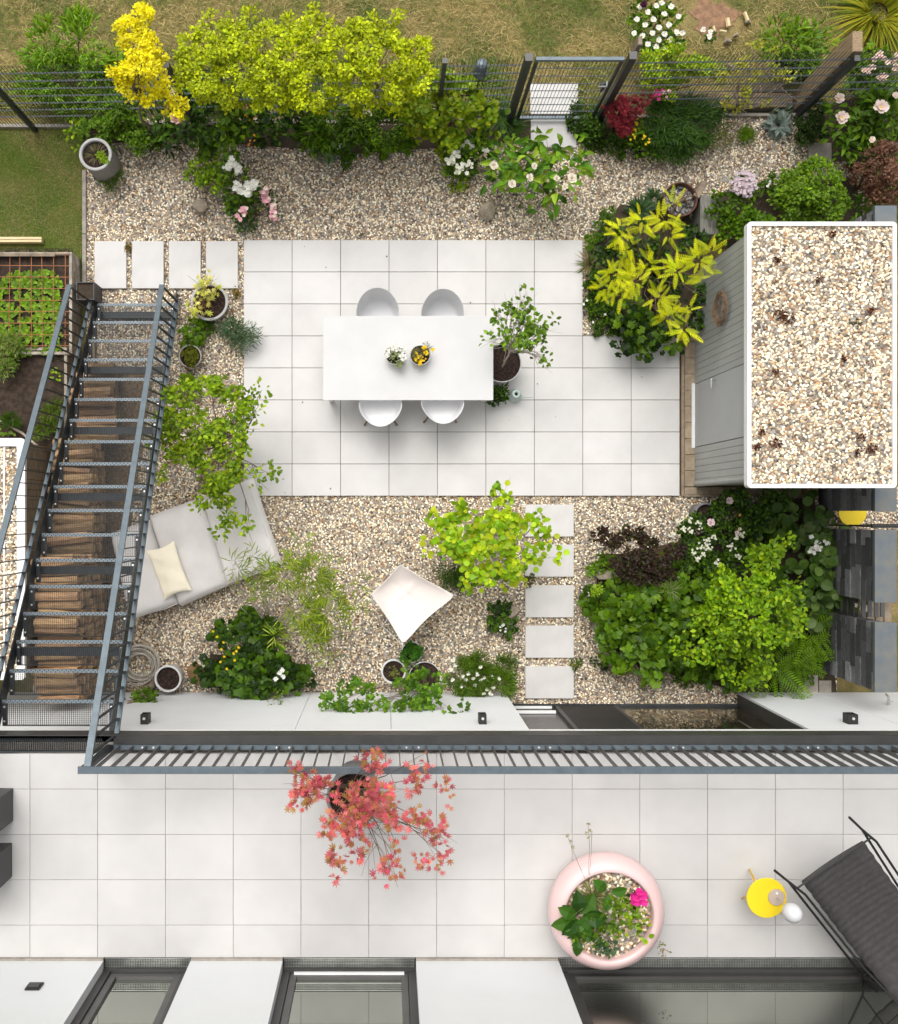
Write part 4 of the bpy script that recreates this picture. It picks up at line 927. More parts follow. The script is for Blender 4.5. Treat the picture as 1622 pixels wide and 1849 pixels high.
# ================================================================== TABLE AND CHAIRS
ta, tb = P(583.5, 722.5, .75), P(891, 570.5, .75)
t = thing('dining_table', 'large white rectangular dining table on the patio', 'table', ((ta[0] + tb[0]) / 2, (ta[1] + tb[1]) / 2, 0))
MB().bx(ta[0], tb[0], ta[1], tb[1], .725, .75, ch=.002).build('tabletop', M['tabletop'], t)
for x in (ta[0] + .08, tb[0] - .08):
    for y in (ta[1] + .08, tb[1] - .08): MB().bx(x - .03, x + .03, y - .03, y + .03, .045, .724).build('leg', M['white_metal'], t)
def chair(label, x, y, rz):
    t = thing('armchair', label, 'chair', (x, y, .045), rz, 'white shell armchairs around the table')
    NA, NR = 48, 12; v = []
    for j in range(NR + 1):
        q = j / NR
        for i in range(NA):
            a = 2 * math.pi * i / NA; back = max(0, math.sin(a)); sd_ = abs(math.cos(a)); fr = max(0, -math.sin(a))
            rx, ry = .315, .275 + .055 * back; e = 2.0 + .5 * fr
            ca, sa = math.cos(a), math.sin(a); k = (abs(ca) ** e + abs(sa) ** e) ** (-1 / e)
            if q < .62: rad = q / .62 * .78; zz = .40 + .02 * (q / .62) ** 2 * (1 + .3 * fr)
            else:
                u = (q - .62) / .38; rad = .78 + .22 * (u ** .75); hgt = .43 + .245 * min(1, sd_ * 1.2) * (1 - fr) ** .6 * (1 - back) ** .3 + .40 * back ** 1.3; hgt = max(.43, hgt); hgt = hgt - .10 * fr * 0
                zz = .42 + (hgt - .42) * (u ** 1.25)
            v.append((rx * rad * k * ca * (1.0 if sa < 0 else 1 - .10 * back * max(0, q - .7)), ry * rad * k * sa + .02, zz))
    f = [(j * NA + i, j * NA + (i + 1) % NA, (j + 1) * NA + (i + 1) % NA, (j + 1) * NA + i) for j in range(NR) for i in range(NA)]
    m = MB(); m.add(v, f); sh = m.build('shell', M['shell_white'], t, smooth=True, local=True)
    md = sh.modifiers.new('thick', 'SOLIDIFY'); md.thickness = .008; md.offset = 1; sb = sh.modifiers.new('sub', 'SUBSURF'); sb.levels = sb.render_levels = 1
    m = MB(); m.tube([(.315 * 1, .0, 0)], .01) if False else None
    for sx in (-1, 1):
        for sy in (-1, 1): MB().tube([(sx * .14, sy * .12 + .02, .385), (sx * .25, sy * .235 + .02, .0)], [.011, .016][::1], 8).build('leg', M['chair_leg'], t, smooth=True, local=True)
    m = MB()
    for sx in (-1, 1): m.tube([(sx * .19, -.14, .22), (-sx * .19, .18, .22)], .004, 5); m.tube([(sx * .12, -.12, .38), (sx * .12, .15, .38)], .005, 5)
    m.build('cross_brace', M['black'], t, local=True)
    return t
def lp(px, py, z): return P(px, py, z)
b1 = P(682, 522, .80); chair('white shell armchair at the top left of the table', b1[0], b1[1] - .345, 0)
b2 = P(800, 524, .80); chair('white shell armchair at the top right of the table', b2[0], b2[1] - .345, 0)
b3 = P(687, 770, .80); chair('white shell armchair at the bottom left of the table', b3[0], b3[1] + .345, math.pi)
b4 = P(800, 765, .80); chair('white shell armchair at the bottom right of the table', b4[0], b4[1] + .345, math.pi)
# watering can
c = P(932, 712, .28); t = thing('watering_can', 'slim pale green watering can beside the small potted herb', 'watering can', (c[0] - .02, c[1], .045))
m = MB(); m.lathe([(.001, 0), (.10, 0), (.105, .02), (.10, .10), (.045, .17), (.034, .26), (.04, .28), (.062, .285), (.062, .292), (.028, .292), (.026, .2)], (c[0], c[1], .045), 28); m.build('body', M['mint'], t, smooth=True)
MB().disc((c[0], c[1], .27), .027, 16).build('opening', M['black'], t)
MB().tube([(c[0] + .09, c[1] - .01, .09), (c[0] + .16, c[1] - .03, .16), (c[0] + .26, c[1] - .05, .29)], [.010, .007, .005], 8).build('spout', M['mint'], t, smooth=True)
# drainage stones beside pots
for i, (px, py) in enumerate(((914, 696), (884, 729))): tag(MB().lathe([(.001, 0), (.02, .0), (.02, .02), (.001, .025)], P(px, py, .046), 8).build('clay_pebble', M['rust']), ['small dark clay ball between the tree pot and the herb pot', 'small dark clay ball at the lower left of the herb pot'][i], 'clay ball')

# ================================================================== CUSHIONS
def cushion(quad, z0, z1, zs=None, n=28, pinch=0, sharp=3.2):
    """quad: 4 world xy corners in order; returns MB of a stuffed cushion"""
    q = [np.array(p) for p in quad]; top = []; bot = []
    for j in range(n + 1):
        for i in range(n + 1):
            u, v = i / n, j / n; U, V = 2 * u - 1, 2 * v - 1
            pin = pinch * (1 - abs(U) ** 2) * abs(V) ** 3, pinch * (1 - abs(V) ** 2) * abs(U) ** 3
            uu = .5 + .5 * U * (1 - pin[1]); vv = .5 + .5 * V * (1 - pin[0])
            p = (q[0] * (1 - uu) + q[1] * uu) * (1 - vv) + (q[3] * (1 - uu) + q[2] * uu) * vv
            h = (max(0, 1 - abs(U) ** sharp) * max(0, 1 - abs(V) ** sharp)) ** .42
            wr = .012 * math.sin(9 * u + 3 * v + 2) * h + .008 * math.sin(17 * v - 6 * u)
            zc_ = (z0 + z1) / 2; dz = 0 if zs is None else (zs[0] * (1 - uu) + zs[1] * uu)
            top.append((p[0], p[1], zc_ + (z1 - z0) / 2 * h + wr * h + dz)); bot.append((p[0], p[1], zc_ - (z1 - z0) / 2 * h ** .6 + dz * 0))
    m = MB(); N = n + 1; f = [(j * N + i, j * N + i + 1, (j + 1) * N + i + 1, (j + 1) * N + i) for j in range(n) for i in range(n)]
    m.add(top, f); m.add(bot, [q_[::-1] for q_ in f]); return m
def Q(pts, z): return [P(x, y, z)[:2] for x, y in pts]
zc = .34
t = thing('lounge_cushion_sofa', 'light grey outdoor cushion sofa lying on the gravel beside the staircase', 'sofa', tuple(P(370, 1000, 0)))
A = cushion(Q([(266, 932), (364, 896), (412, 1058), (321, 1098)], zc), .01, zc + .05, sharp=9).build('cushion', M['cushion'], t, smooth=True)
B = cushion(Q([(360, 897), (455, 862), (508, 1020), (407, 1059)], zc), .012, zc + .0, sharp=9).build('cushion', M['cushion'], t, smooth=True)
Cc = cushion(Q([(205, 962), (268, 938), (322, 1090), (240, 1118)], zc), .014, zc + .08, sharp=6, zs=(.25, 0)).build('back_cushion', M['cushion'], t, smooth=True)
def piping(pts, z, nm='piping', par=None):
    m = MB(); w = [P(x, y, z) for x, y in pts]; m.tube([tuple(p) for p in w], .006, 6); m.build(nm, M['cushion'], par or t, smooth=True)
piping([(324, 1088), (366, 1073), (406, 1058)], zc - .05, par=A); piping([(409, 1054), (470, 1033), (503, 1018)], zc - .08, par=B); piping([(447, 875), (474, 945), (498, 1008)], zc - .02, par=B); piping([(266, 1108), (300, 1099), (320, 1090)], zc - .02, par=Cc)
o = cushion(Q([(263, 994), (314, 976), (346, 1066), (296, 1084)], .50), .40, .56, n=24, pinch=.10, sharp=2.2).build('throw_pillow', M['cream'], None, smooth=True); tag(o, 'cream rectangular pillow lying on the grey outdoor cushions', 'pillow')
# butterfly chair
t = thing('butterfly_chair', 'white canvas butterfly chair standing on the gravel', 'chair', tuple(P(740, 1080, 0)))
cn = [P(722, 1017, .62), P(825, 1076, .88), P(728, 1166, .88), P(668, 1073, .62)]
n = 30; v = []; 
for j in range(n + 1):
    for i in range(n + 1):
        u, w = i / n, j / n
        c_ = cn[0] * (1 - u) * (1 - w) + cn[1] * u * (1 - w) + cn[2] * u * w + cn[3] * (1 - u) * w
        ctr = sum(cn) / 4 + np.array([-.06, .05, 0]); U, V = 2 * u - 1, 2 * w - 1
        pinc = .07 * (1 - U * U) * abs(V) ** 2 + .09 * (1 - V * V) * abs(U) ** 2 + .07 * abs(U * V) ** 8
        p = c_ + (ctr - c_) * pinc; s_ = (1 - U * U) * (1 - V * V); edge = (1 - min(U * U, V * V)) 
        dep = .34 * (s_ ** .8) + .07 * (1 - abs(U) ** 2 * abs(V) ** 2) * (1 - s_); p[2] -= dep; p[2] += .012 * math.sin(9 * (u + w)) * s_ + .035 * math.exp(-((u - .42) / .05) ** 2) * s_ - .02 * math.exp(-((w - .45) / .04) ** 2) * s_
        v.append(tuple(p))
N = n + 1; m = MB(); m.add(v, [(j * N + i, (j + 1) * N + i, (j + 1) * N + i + 1, j * N + i + 1) for j in range(n) for i in range(n)])
o = m.build('sling', M['canvas'], t, smooth=True); md = o.modifiers.new('thick', 'SOLIDIFY'); md.thickness = .008
m = MB(); fl_ = [P(690, 1130, .02), P(790, 1110, .02), P(755, 1050, .02), P(690, 1050, .02)]
cc = [c_ - np.array([0, 0, .03]) for c_ in cn]
m.tube([tuple(cc[0]), tuple(fl_[2]), tuple(fl_[0]), tuple(cc[2])], .007, 8).tube([tuple(cc[3]), tuple(fl_[0]), tuple(fl_[2]), tuple(cc[1])], .007, 8).tube([tuple(cc[2]), tuple(P(711, 1125, .5)), tuple(P(700, 1100, .3)), tuple(cc[3])], .007, 8)
m.build('frame', M['white_metal'], t, smooth=True)

# ================================================================== TERRACE STOOL, LAMP, SWING LOUNGER
c = P(1385, 1622, TZ + .45); t = thing('side_stool', 'bright yellow round side table with splayed legs on the terrace', 'side table', (c[0], c[1], TZ))
m = MB(); m.lathe([(.001, .43), (.205, .43), (.212, .44), (.208, .45), (.001, .45)], (c[0], c[1], TZ), 48); m.build('tabletop', M['yellow'], t)
for fx, fy in ((1353, 1567), (1337, 1622), (1360, 1560)):
    pass
for (fx, fy), (ax, ay) in (((1353, 1568), (-.10, .13)), ((1338, 1622), (-.15, .02)), ((1420, 1652), (.12, -.10))):
    f = P(fx, fy, TZ); q = np.array([c[0] + ax, c[1] + ay, TZ + .43]); side = np.array([-(f - q)[1], (f - q)[0], 0]); side /= np.linalg.norm(side)
    MB().tube([tuple(q + side * .06), tuple(f + np.array([0, 0, .008])), tuple(q - side * .06)], .008, 6).build('leg', M['yellow_leg'], t)
lc = P(1402, 1620, TZ + .455); t = thing('table_lamp', 'small lamp with beige foot and white globe on the yellow side table', 'lamp', (lc[0], lc[1], TZ + .452))
z0 = TZ + .452; MB().lathe([(.001, 0), (.085, 0), (.088, .006), (.086, .016), (.001, .02)], (lc[0], lc[1], z0), 36).build('lamp_foot', M['beige'], t)
MB().tube([(lc[0], lc[1], z0 + .018), (lc[0], lc[1], z0 + .30)], .006, 8).build('lamp_stem', M['beige'], t)
MB().lathe([(.001 + .095 * math.sin(math.pi * i / 14), .30 + .11 - .11 * math.cos(math.pi * i / 14)) for i in range(15)], (lc[0], lc[1], z0), 28).build('lamp_globe', M['white_plastic'], t, smooth=True)
MB().lathe([(.012, 0), (.012, .012), (.001, .014)], (lc[0], lc[1] + .045, z0 + .017), 10).build('switch_button', M['white_metal'], t)
t = thing('swing_lounger', 'black framed lounger with charcoal ribbed fabric in the lower right corner', 'lounger', tuple(P(1560, 1680, TZ)))
TL, TR_ = P(1450, 1593, TZ + .85), P(1560, 1520, TZ + .85); dirv = P(1622, 1812, TZ + .5)[:2] - P(1470, 1621, TZ + .72)[:2]; dirv = dirv / np.linalg.norm(dirv)
n = 90; LEN = 2.3; v = []; ax = (TR_ - TL)
for i in range(n + 1):
    s_ = i / n * LEN; zz = TZ + .85 - .36 * math.sin(min(1, s_ / 1.5) * math.pi / 2) + (.25 * max(0, s_ - 1.5)); rib = .011 * abs(math.sin(s_ * math.pi / .085))
    if i == 0: zz -= .03
    for j in range(7):
        k = j / 6; p = TL[:2] + ax[:2] * (k + (.005 * math.sin(s_ * 37)) * (1 if j in (0, 6) else 0)) + dirv * s_; v.append((p[0], p[1], zz + rib - .03 * math.sin(math.pi * k)))
m = MB(); m.add(v, [(i * 7 + j, (i + 1) * 7 + j, (i + 1) * 7 + j + 1, i * 7 + j + 1) for i in range(n) for j in range(6)])
o = m.build('seat_fabric', M['lounge'], t, smooth=True); md = o.modifiers.new('thick', 'SOLIDIFY'); md.thickness = .03
mt = M['black']
def fr(*pts, r=.013): return MB().tube([tuple(P(x, y, z)) for x, y, z in pts], r, 8).build('frame_rod', mt, t, smooth=True)
zt = TZ
fr((1399, 1572, zt + 1.0), (1424, 1592, zt + .9), (1558, 1762, zt + .25), (1563, 1775, zt + .02))
fr((1424, 1592, zt + .9), (1455, 1616, zt + .86), (1560, 1748, zt + .7), (1622, 1812, zt + .75), (1680, 1870, zt + .9))
fr((1534, 1476, zt + 1.0), (1557, 1498, zt + .9), (1660, 1660, zt + .3), (1675, 1680, zt + .02))
fr((1557, 1498, zt + .9), (1583, 1520, zt + .86), (1640, 1606, zt + .75), (1760, 1750, zt + .9))
fr((1440, 1604, zt + .86), (1575, 1512, zt + .86), r=.010); fr((1545, 1772, zt + .1), (1585, 1745, zt + .1), r=.012); fr((1558, 1762, zt + .25), (1600, 1790, zt + .75), r=.010)

# ================================================================== SMALL THINGS ON THE GRAVEL
def rock(px, py, rx, ry, h, label, mt='rock', rz=0, seed=0, tall=False):
    r_ = np.random.default_rng(seed); bm = bmesh_ico(3); v = np.array(bm[0]); d = v.copy()
    pl = r_.normal(size=(11, 3)); pl /= np.linalg.norm(pl, axis=1)[:, None]
    for p_ in pl: k = (v @ p_); cut = r_.uniform(.38, .72); over = k > cut; v[over] -= np.outer(k[over] - cut, p_) * .95
    v += r_.normal(size=v.shape) * .012; v *= np.array([L(rx) , L(ry), h]); c_, s_ = math.cos(rz), math.sin(rz); v[:, :2] = np.stack([v[:, 0] * c_ - v[:, 1] * s_, v[:, 0] * s_ + v[:, 1] * c_], 1)
    c = P(px, py, h * .5); m = MB(); m.add(v + np.array([c[0], c[1], h * .55]), bm[1]); o = m.build('rock', M[mt]); return tag(o, label, 'rock')
def bmesh_ico(s):
    import bmesh
    b = bmesh.new(); bmesh.ops.create_icosphere(b, subdivisions=s, radius=1); v = [tuple(x.co) for x in b.verts]; f = [tuple(x.index for x in q.verts) for q in b.faces]; b.free(); return v, f
rock(361, 370, 24, 17, .17, 'grey rock in the gravel below the lime plant', seed=1, rz=-.3); rock(879, 379, 16, 24, .20, 'pale pointed rock in the gravel below the peony', seed=2, rz=-.25)
rock(1091, 1039, 34, 13, .2, 'long pointed rock at the edge of the shady bed', seed=3, rz=-.35); rock(926, 1106, 16, 13, .14, 'small pale rock beside the middle stepping slab', seed=4); rock(351, 1213, 22, 29, .18, 'brown rock right of the black soil pot', 'rock_brown', seed=5)
rock(1288, 365, 5, 5, .05, 'tiny white stone by the barrel', 'rock', seed=6) if False else None
for i, (px, py, r, s_) in enumerate(((1313, 73, 9, 6), (1327, 65, 7, 7), (1350, 40, 7, 8), (1320, 120, 9, 9))): rock(px, py, r, r * .8, .07, ['grey fieldstone nearest the fence in the bare meadow patch', 'round white fieldstone in the bare meadow patch', 'small pale fieldstone at the top of the bare meadow patch', 'grey fieldstone right behind the fence wires'][i], 'rock', seed=s_)
for i, (x0, y0, x1, y1, r) in enumerate(((1314, 33, 1316, 48, .035), (1289, 47, 1291, 57, .02), (1300, 55, 1312, 57, .02), (1345, 22, 1352, 40, .03))):
    tag(MB().tube([tuple(P(x0, y0, .05)), tuple(P(x1, y1, .05))], r, 6).build('wood_chip', M['wood_new']), 'pale split wood chip lying in the bare meadow patch', 'wood chip', 'wood chips in the meadow')
# hose
c = P(254, 1199, .03); t = thing('garden_hose', 'coiled pale garden hose with green connector on the gravel', 'hose', tuple(c)); pts = []
for i in range(460):
    a = i * .22; rr = .235 + .05 * math.sin(a * .137 + 1) + .025 * math.sin(a * .31); pts.append((c[0] + .03 * math.sin(a * .09) + rr * math.cos(a), c[1] + .03 * math.cos(a * .07) + rr * .95 * math.sin(a), .04 + .045 * (1 + math.sin(a * .173)) + .00012 * i))
MB().tube(pts, .0085, 5).build('hose_coil', M['hose'], t, smooth=True); q = pts[300]; MB().tube([(q[0], q[1], .16), (q[0] + .03, q[1] - .04, .165)], .02, 8).build('connector', M['green_plastic'], t)
# leaning plank / beam beside the house wall
a, b = P(205, 1300, 1.3), P(285, 1228, .05); o = MB().tube([tuple(a), tuple((a + b) / 2), tuple(b)], .05, 8).build('leaning_post', M['wood_old'], None, smooth=True); tag(o, 'weathered round post leaning on the house wall by the stairs', 'post')
c = P(213, 1262, .9); m = MB(); pts = [(c[0] + .10 * math.cos(a_), c[1] + .03 * math.sin(a_), .9 + .10 * math.sin(a_)) for a_ in np.linspace(0, 6.28, 14)]; tag(m.tube(pts, .012, 6).build('wire_loop', M['steel_dark'], None, smooth=True), 'dark loop of cable near the leaning post', 'cable')

# ================================================================== LEFT PLOT: RAISED BEDS, NEIGHBOUR ROOF
def raised(x0, x1, y0, y1, h, label):
    t = thing('raised_bed', label, 'raised bed', ((x0 + x1) / 2, (y0 + y1) / 2, 0), group='timber raised beds'); w = .045
    for nm, a in (('side_board', (x0, x1, y1 - w, y1)), ('side_board', (x0, x1, y0, y0 + w)), ('side_board', (x1 - w, x1, y0 + w + .002, y1 - w - .002)), ('side_board', (x0, x0 + w, y0 + w + .002, y1 - w - .002))): MB().bx(*a, 0, h, ch=.004).build(nm, M['wood_bed'], t)
    MB().bx(x0 + w, x1 - w, y0 + w, y1 - w, 0, h - .06).build('soil', M['soil'], t); return t
h1 = .42; xa, xb = -6.6, P(130, 0, h1)[0]; yb_, ya_ = P(0, 455, h1)[1], P(0, 640, h1)[1]
raised(xa, xb, ya_, yb_, h1, 'timber raised bed with seedlings under a rusty mesh')
t = thing('rusty_mesh', 'rusty wire mesh lying over the seedlings in the raised bed', 'mesh', ((xa + xb) / 2, (ya_ + yb_) / 2, h1))
m = MB(); x = xb - .10
while x > xa: m.bar((x, ya_ + .1, h1 + .008), (x + rng.normal(0, .01), yb_ - .03, h1 + .008), .007, .007); x -= .17
y = ya_ + .12
while y < yb_: m.bar((xa, y, h1 + .016), (xb - .03, y + rng.normal(0, .008), h1 + .016), .007, .007); y += .175
m.build('mesh_wire', M['rust_wire'], t)
o = MB().bx(xa, P(101, 0, h1)[0], P(0, 464, h1)[1], P(0, 458.5, h1)[1], h1 + .022, h1 + .045).build('wooden_batten', M['wood_old']); tag(o, 'grey batten lying across the top of the seedling bed', 'batten')
raised(xa, P(121, 0, .40)[0], P(0, 822, .4)[1], P(0, 627, .4)[1] - .0, .40, 'timber raised bed of bare dark soil and herbs')
for k in range(2): o = MB().bx(-6.8, P(75, 0, .1)[0], P(0, 437 - 5.2 * k, .1)[1], P(0, 432.6 - 5.2 * k, .1)[1], .0, .1, ch=.003).build('timber_board', M['wood_new']); tag(o, ['new pale timber board on the lawn nearer the raised bed', 'new pale timber board on the lawn farther from the raised bed'][k], 'board')
# bent branch and small timber between bed and roof
tag(MB().tube([tuple(P(-30, 745, .45)), tuple(P(15, 768, .45)), tuple(P(40, 782, .45)), tuple(P(75, 812, .4)), tuple(P(110, 820, .3))], .02, 6).build('fallen_branch', M['bark_pale'], None, smooth=True), 'pale branch lying across the lower raised bed', 'branch')
hr = 1.95; x1_ = P(45, 0, hr)[0]; y1_ = P(0, 791, hr)[1]; y0_ = P(0, 1228, hr)[1]
t = thing('neighbour_shed', 'neighbouring wooden shed with white framed pebble roof at the left edge', 'shed', (x1_ - 1, (y0_ + y1_) / 2, 0))
rring(x1_ - 2.2, x1_, y0_, y1_, .11, hr - .06, hr + .0, .06).build('roof_trim', M['white_metal'], t)
MB().bx(x1_ - .30, x1_ - .28, y0_ + .12, y1_ - .12, hr - .05, hr - .02).build('roof_divider', M['white_metal'], t)
rf = sheet([(x1_ - 2.1, x1_ - .11, y0_ + .11, y1_ - .11)], hr - .045).build('roof_gravel', M['gravel_base'], t); rf['kind'] = 'stuff'; pebbles(rf, PGR)
m = MB(); y = y0_ + .06
while y < y1_ - .06: e = min(y + .14, y1_ - .05); m.bx(x1_ - .06, x1_ - .04, y, e - .006, .0, hr - .062); y += .14
m.bx(x1_ - 2.1, x1_ - .06, y1_ - .08, y1_ - .06, 0, hr - .062); m.build('wall', M['wood_old'], t)
# ================================================================== GRASS
def blades(name, n, region, lab, pal, size, el=(.5, 1.2), mask=None, z=0):
    x = rng.uniform(region[0], region[1], n); y = rng.uniform(region[2], region[3], n)
    f = np.sin(x * 2.1 + 1.3 * np.sin(y * 3.1)) * .5 + np.sin(x * .8 - y * 2.3 + 2) * .5 + .35 * np.sin(x * 5.3 + y * 4.1)
    f = np.clip((f + rng.normal(0, .35, n)) * .5 + .5, 0, .999)
    pc = np.array(pal); c = pc[(f * len(pal)).astype(int)] * rng.uniform(.7, 1.3, (n, 1))
    if mask is not None: k = mask(x, y, f); x, y, c = x[k], y[k], c[k]; n = len(x)
    mb = MB(); place(mb, 'blade', np.stack([x, y, np.full(n, z - .01)], 1), rng.uniform(0, 6.28, n), rng.uniform(*el, n), rng.normal(0, .4, n), size * rng.uniform(.5, 1.3, n), c)
    o = mb.build(name, M['leaf']); o['kind'] = 'stuff'; o['label'] = lab; return o
EARTH = P(1290, 30)[:2]
blades('meadow_grass', 60000, (-7.2, 9.2, 6.15, 9.2), 'dry tan and green meadow grass beyond the wire fence', [(.12, .19, .02), (.20, .22, .04), (.42, .34, .13), (.55, .44, .20), (.34, .28, .09), (.15, .21, .03)], .11, (.1, .9),
       lambda x, y, f: ((x - EARTH[0]) ** 2 + ((y - EARTH[1]) * 1.2) ** 2 > .10 + .22 * f) & ((y > 6.6) | (x < 3.6)))
blades('lawn_grass', 26000, (-7.0, -4.72, 3.55, 6.05), 'short patchy lawn in the corner by the kerb', [(.13, .23, .015), (.18, .26, .025), (.34, .29, .11), (.11, .20, .012), (.38, .32, .14), (.14, .23, .015)], .055, (.3, 1.2))
blades('tall_grass', 9000, (-7.0, 9.0, 6.25, 7.1), 'taller green grass growing along the back of the fence', [(.08, .17, .015), (.12, .21, .02), (.16, .24, .03), (.30, .30, .08)], .22, (.2, 1.2), lambda x, y, f: (rng.random(len(x)) > (y - 6.25) / .9) & ((x < 3.4)) & ((x < 1.9) | (x > 2.9)))
blades('rough_grass', 5000, (6.2, 9.0, 4.5, 6.1), 'rough grass at the right end behind the peonies', [(.06, .13, .015), (.12, .15, .03)], .10, (.1, 1.))
a_ = np.arange(40) * 2 * math.pi / 40; r_ = .34 + .07 * np.sin(3 * a_ + 1) + .05 * np.sin(7 * a_) + rng.normal(0, .02, 40)
struct(MB().add([(EARTH[0] + r_[i] * math.cos(a_[i]), EARTH[1] + .8 * r_[i] * math.sin(a_[i]), -.022) for i in range(40)], [tuple(range(40))]).build('bare_ground', pmat('red_earth', (.26, .15, .085), .95, .3, 10, .8, 50)))

# ================================================================== PLANTS, TOP BORDER
DG = [(.085, .205, .008), (.12, .265, .010), (.06, .155, .007)]
plant('goldenrod', 'tall fresh green leafy clump behind the fence at the top left', 'plant', [(95, 90, 38, .6), (150, 78, 40, .7), (178, 110, 34, .5), (110, 145, 42, .4), (190, 165, 38, .4), (60, 135, 36, .4), (215, 140, 30, .4), (140, 185, 30, .25)], 'lance', .13, 3.0, BR + [(.14, .36, .02)], base=(140, 140), mode='up')
p = plant('broadleaf_weed', 'light green broad leaf plant behind the left fence wires', 'plant', [(70, 130, 22, .2), (60, 160, 15, .15)], 'ovalw', .12, 2.0, [(.12, .26, .03)], stem=None)
p = plant('golden_elm', 'small golden yellow elm tree with slender leaning trunk', 'tree', [(235, 55, 24, 2.5), (268, 42, 22, 2.5), (246, 85, 28, 2.6), (282, 80, 20, 2.5), (218, 112, 20, 2.4), (255, 120, 30, 2.6), (292, 100, 16, 2.4), (285, 140, 18, 2.4), (240, 150, 22, 2.3), (266, 172, 16, 2.2), (298, 180, 14, 2.1), (322, 190, 13, 2.1), (308, 206, 12, 2.0), (222, 75, 12, 2.5), (222, 140, 12, 2.3), (263, 20, 12, 2.5), (242, 28, 10, 2.5)], 'small', .052, 3.6, YL, base=(281, 240), trunk=(253, 178, 1.9), sr=.012, rz=.45, part='crown', clump=.09, stem='bark')
plant('rose_bush', 'mid green rose bush behind the tall grey pot', 'shrub', [(185, 236, 26, .4), (215, 205, 36, .55), (245, 240, 34, .35), (200, 185, 24, .5), (268, 250, 22, .2), (150, 240, 10, .45), (195, 260, 20, .3), (240, 205, 22, .5)], 'oval', .062, 3.4, DG)
plant('lily_leaves', 'bright lime leaves beside the rim of the tall grey pot', 'plant', [(138, 240, 12, .3), (155, 228, 10, .3), (145, 252, 8, .25)], 'oval', .09, 2.0, LM, stem=None)
p = plant('peony_bush', 'dark peony bush with two pale pink blooms beside the golden elm', 'plant', [(340, 215, 40, .5), (360, 178, 42, .55), (300, 220, 26, .4), (330, 150, 30, .6), (305, 262, 16, .12)], 'wlance', .12, 3.0, DK + MD, mode='bush')
for q in ((317, 168), (318, 213)): flower(p, q[0], q[1], .95, .10, PINK if q[1] > 200 else PALEPINK, None, 9, 3)
hed = 'yellow green hedge shrubs along the fence'
plant('golden_hedge_shrub', 'yellow green hedge shrub nearest the golden elm', 'shrub', [(345, 95, 34, 2.1), (372, 135, 42, 2.1), (412, 92, 40, 2.2), (440, 132, 42, 2.1), (350, 60, 16, 2.1), (425, 55, 24, 2.2), (375, 38, 9, 2.2), (455, 25, 12, 2.2), (398, 170, 26, 1.9), (330, 150, 18, 1.9), (460, 170, 22, 1.9), (380, 20, 6, 2.2), (365, 172, 20, 1.5), (420, 180, 22, 1.5), (345, 128, 22, 1.9), (395, 60, 22, 2.2)], 'oval', .05, 3.2, YG + [(.38, .46, .01)], base=(400, 150), group=hed, clump=.085)
plant('golden_hedge_shrub', 'yellow green hedge shrub in the middle of the row with the highest wisps', 'shrub', [(490, 82, 38, 2.2), (532, 112, 48, 2.2), (560, 68, 32, 2.2), (562, 152, 42, 2.1), (502, 152, 38, 2.0), (520, 40, 14, 2.2), (570, 18, 12, 2.2), (548, 45, 20, 2.2), (540, 185, 20, 1.9), (590, 40, 10, 2.2), (510, 180, 20, 1.5), (575, 120, 28, 2.1), (480, 125, 26, 2.0), (575, 190, 16, 1.3)], 'oval', .05, 3.2, YG, base=(530, 155), group=hed, clump=.085)
plant('golden_hedge_shrub', 'yellow green hedge shrub closest to the inverted pot', 'shrub', [(620, 102, 44, 2.2), (672, 92, 42, 2.2), (712, 110, 40, 2.1), (640, 150, 42, 2.0), (692, 158, 38, 2.0), (742, 108, 32, 2.0), (765, 138, 28, 2.0), (700, 62, 22, 2.2), (640, 55, 22, 2.2), (675, 40, 10, 2.3), (712, 30, 10, 2.3), (762, 92, 20, 2.0), (655, 190, 20, 1.6), (610, 175, 20, 1.5), (705, 185, 20, 1.4), (740, 160, 22, 1.5), (655, 60, 26, 2.2), (600, 70, 22, 2.2)], 'oval', .05, 3.2, YG, base=(680, 150), group=hed, clump=.085)
plant('dogwood', 'green dogwood with drooping leaves below the hedge on the left', 'shrub', [(392, 200, 34, .6), (430, 190, 34, .7), (402, 245, 32, .35), (372, 250, 28, .3), (440, 225, 22, .5)], 'oval', .115, 2.8, MD + BR, stem='twig_red')
p = plant('berry_bush', 'green bush with orange buds and red twigs below the hedge', 'shrub', [(500, 190, 38, .8), (462, 222, 28, .5), (522, 240, 24, .35), (480, 245, 18, .2), (545, 200, 26, .6)], 'oval', .08, 2.6, MD + DK, stem='twig_red', nstem=24)
for q in ((460, 190, 14), (450, 205, 12), (520, 195, 16), (455, 255, 10)): cluster(p, q[0], q[1], .75, q[2], .013, 9, (.75, .30, .02), 'bud_cluster')
plant('peony_foliage', 'dark green finger leaved peony without blooms in the middle of the border', 'plant', [(600, 212, 42, .45), (562, 240, 26, .3), (640, 232, 28, .35), (605, 255, 24, .2)], 'lance', .14, 4.0, DG + MD, mode='up')
p = plant('evergreen_bush', 'small leaved dark bush with golden tips at the border front', 'shrub', [(690, 230, 42, .45), (662, 258, 24, .25), (722, 255, 28, .3), (690, 270, 14, .12), (650, 225, 24, .4)], 'small', .045, 4.0, MD + DG + LM[:1])
p = plant('silver_plant', 'silvery white leaved ground plant at the gravel edge', 'plant', [(568, 282, 13, .08), (592, 288, 14, .08), (605, 280, 10, .1)], 'small', .035, 2.0, SV, stem=None)
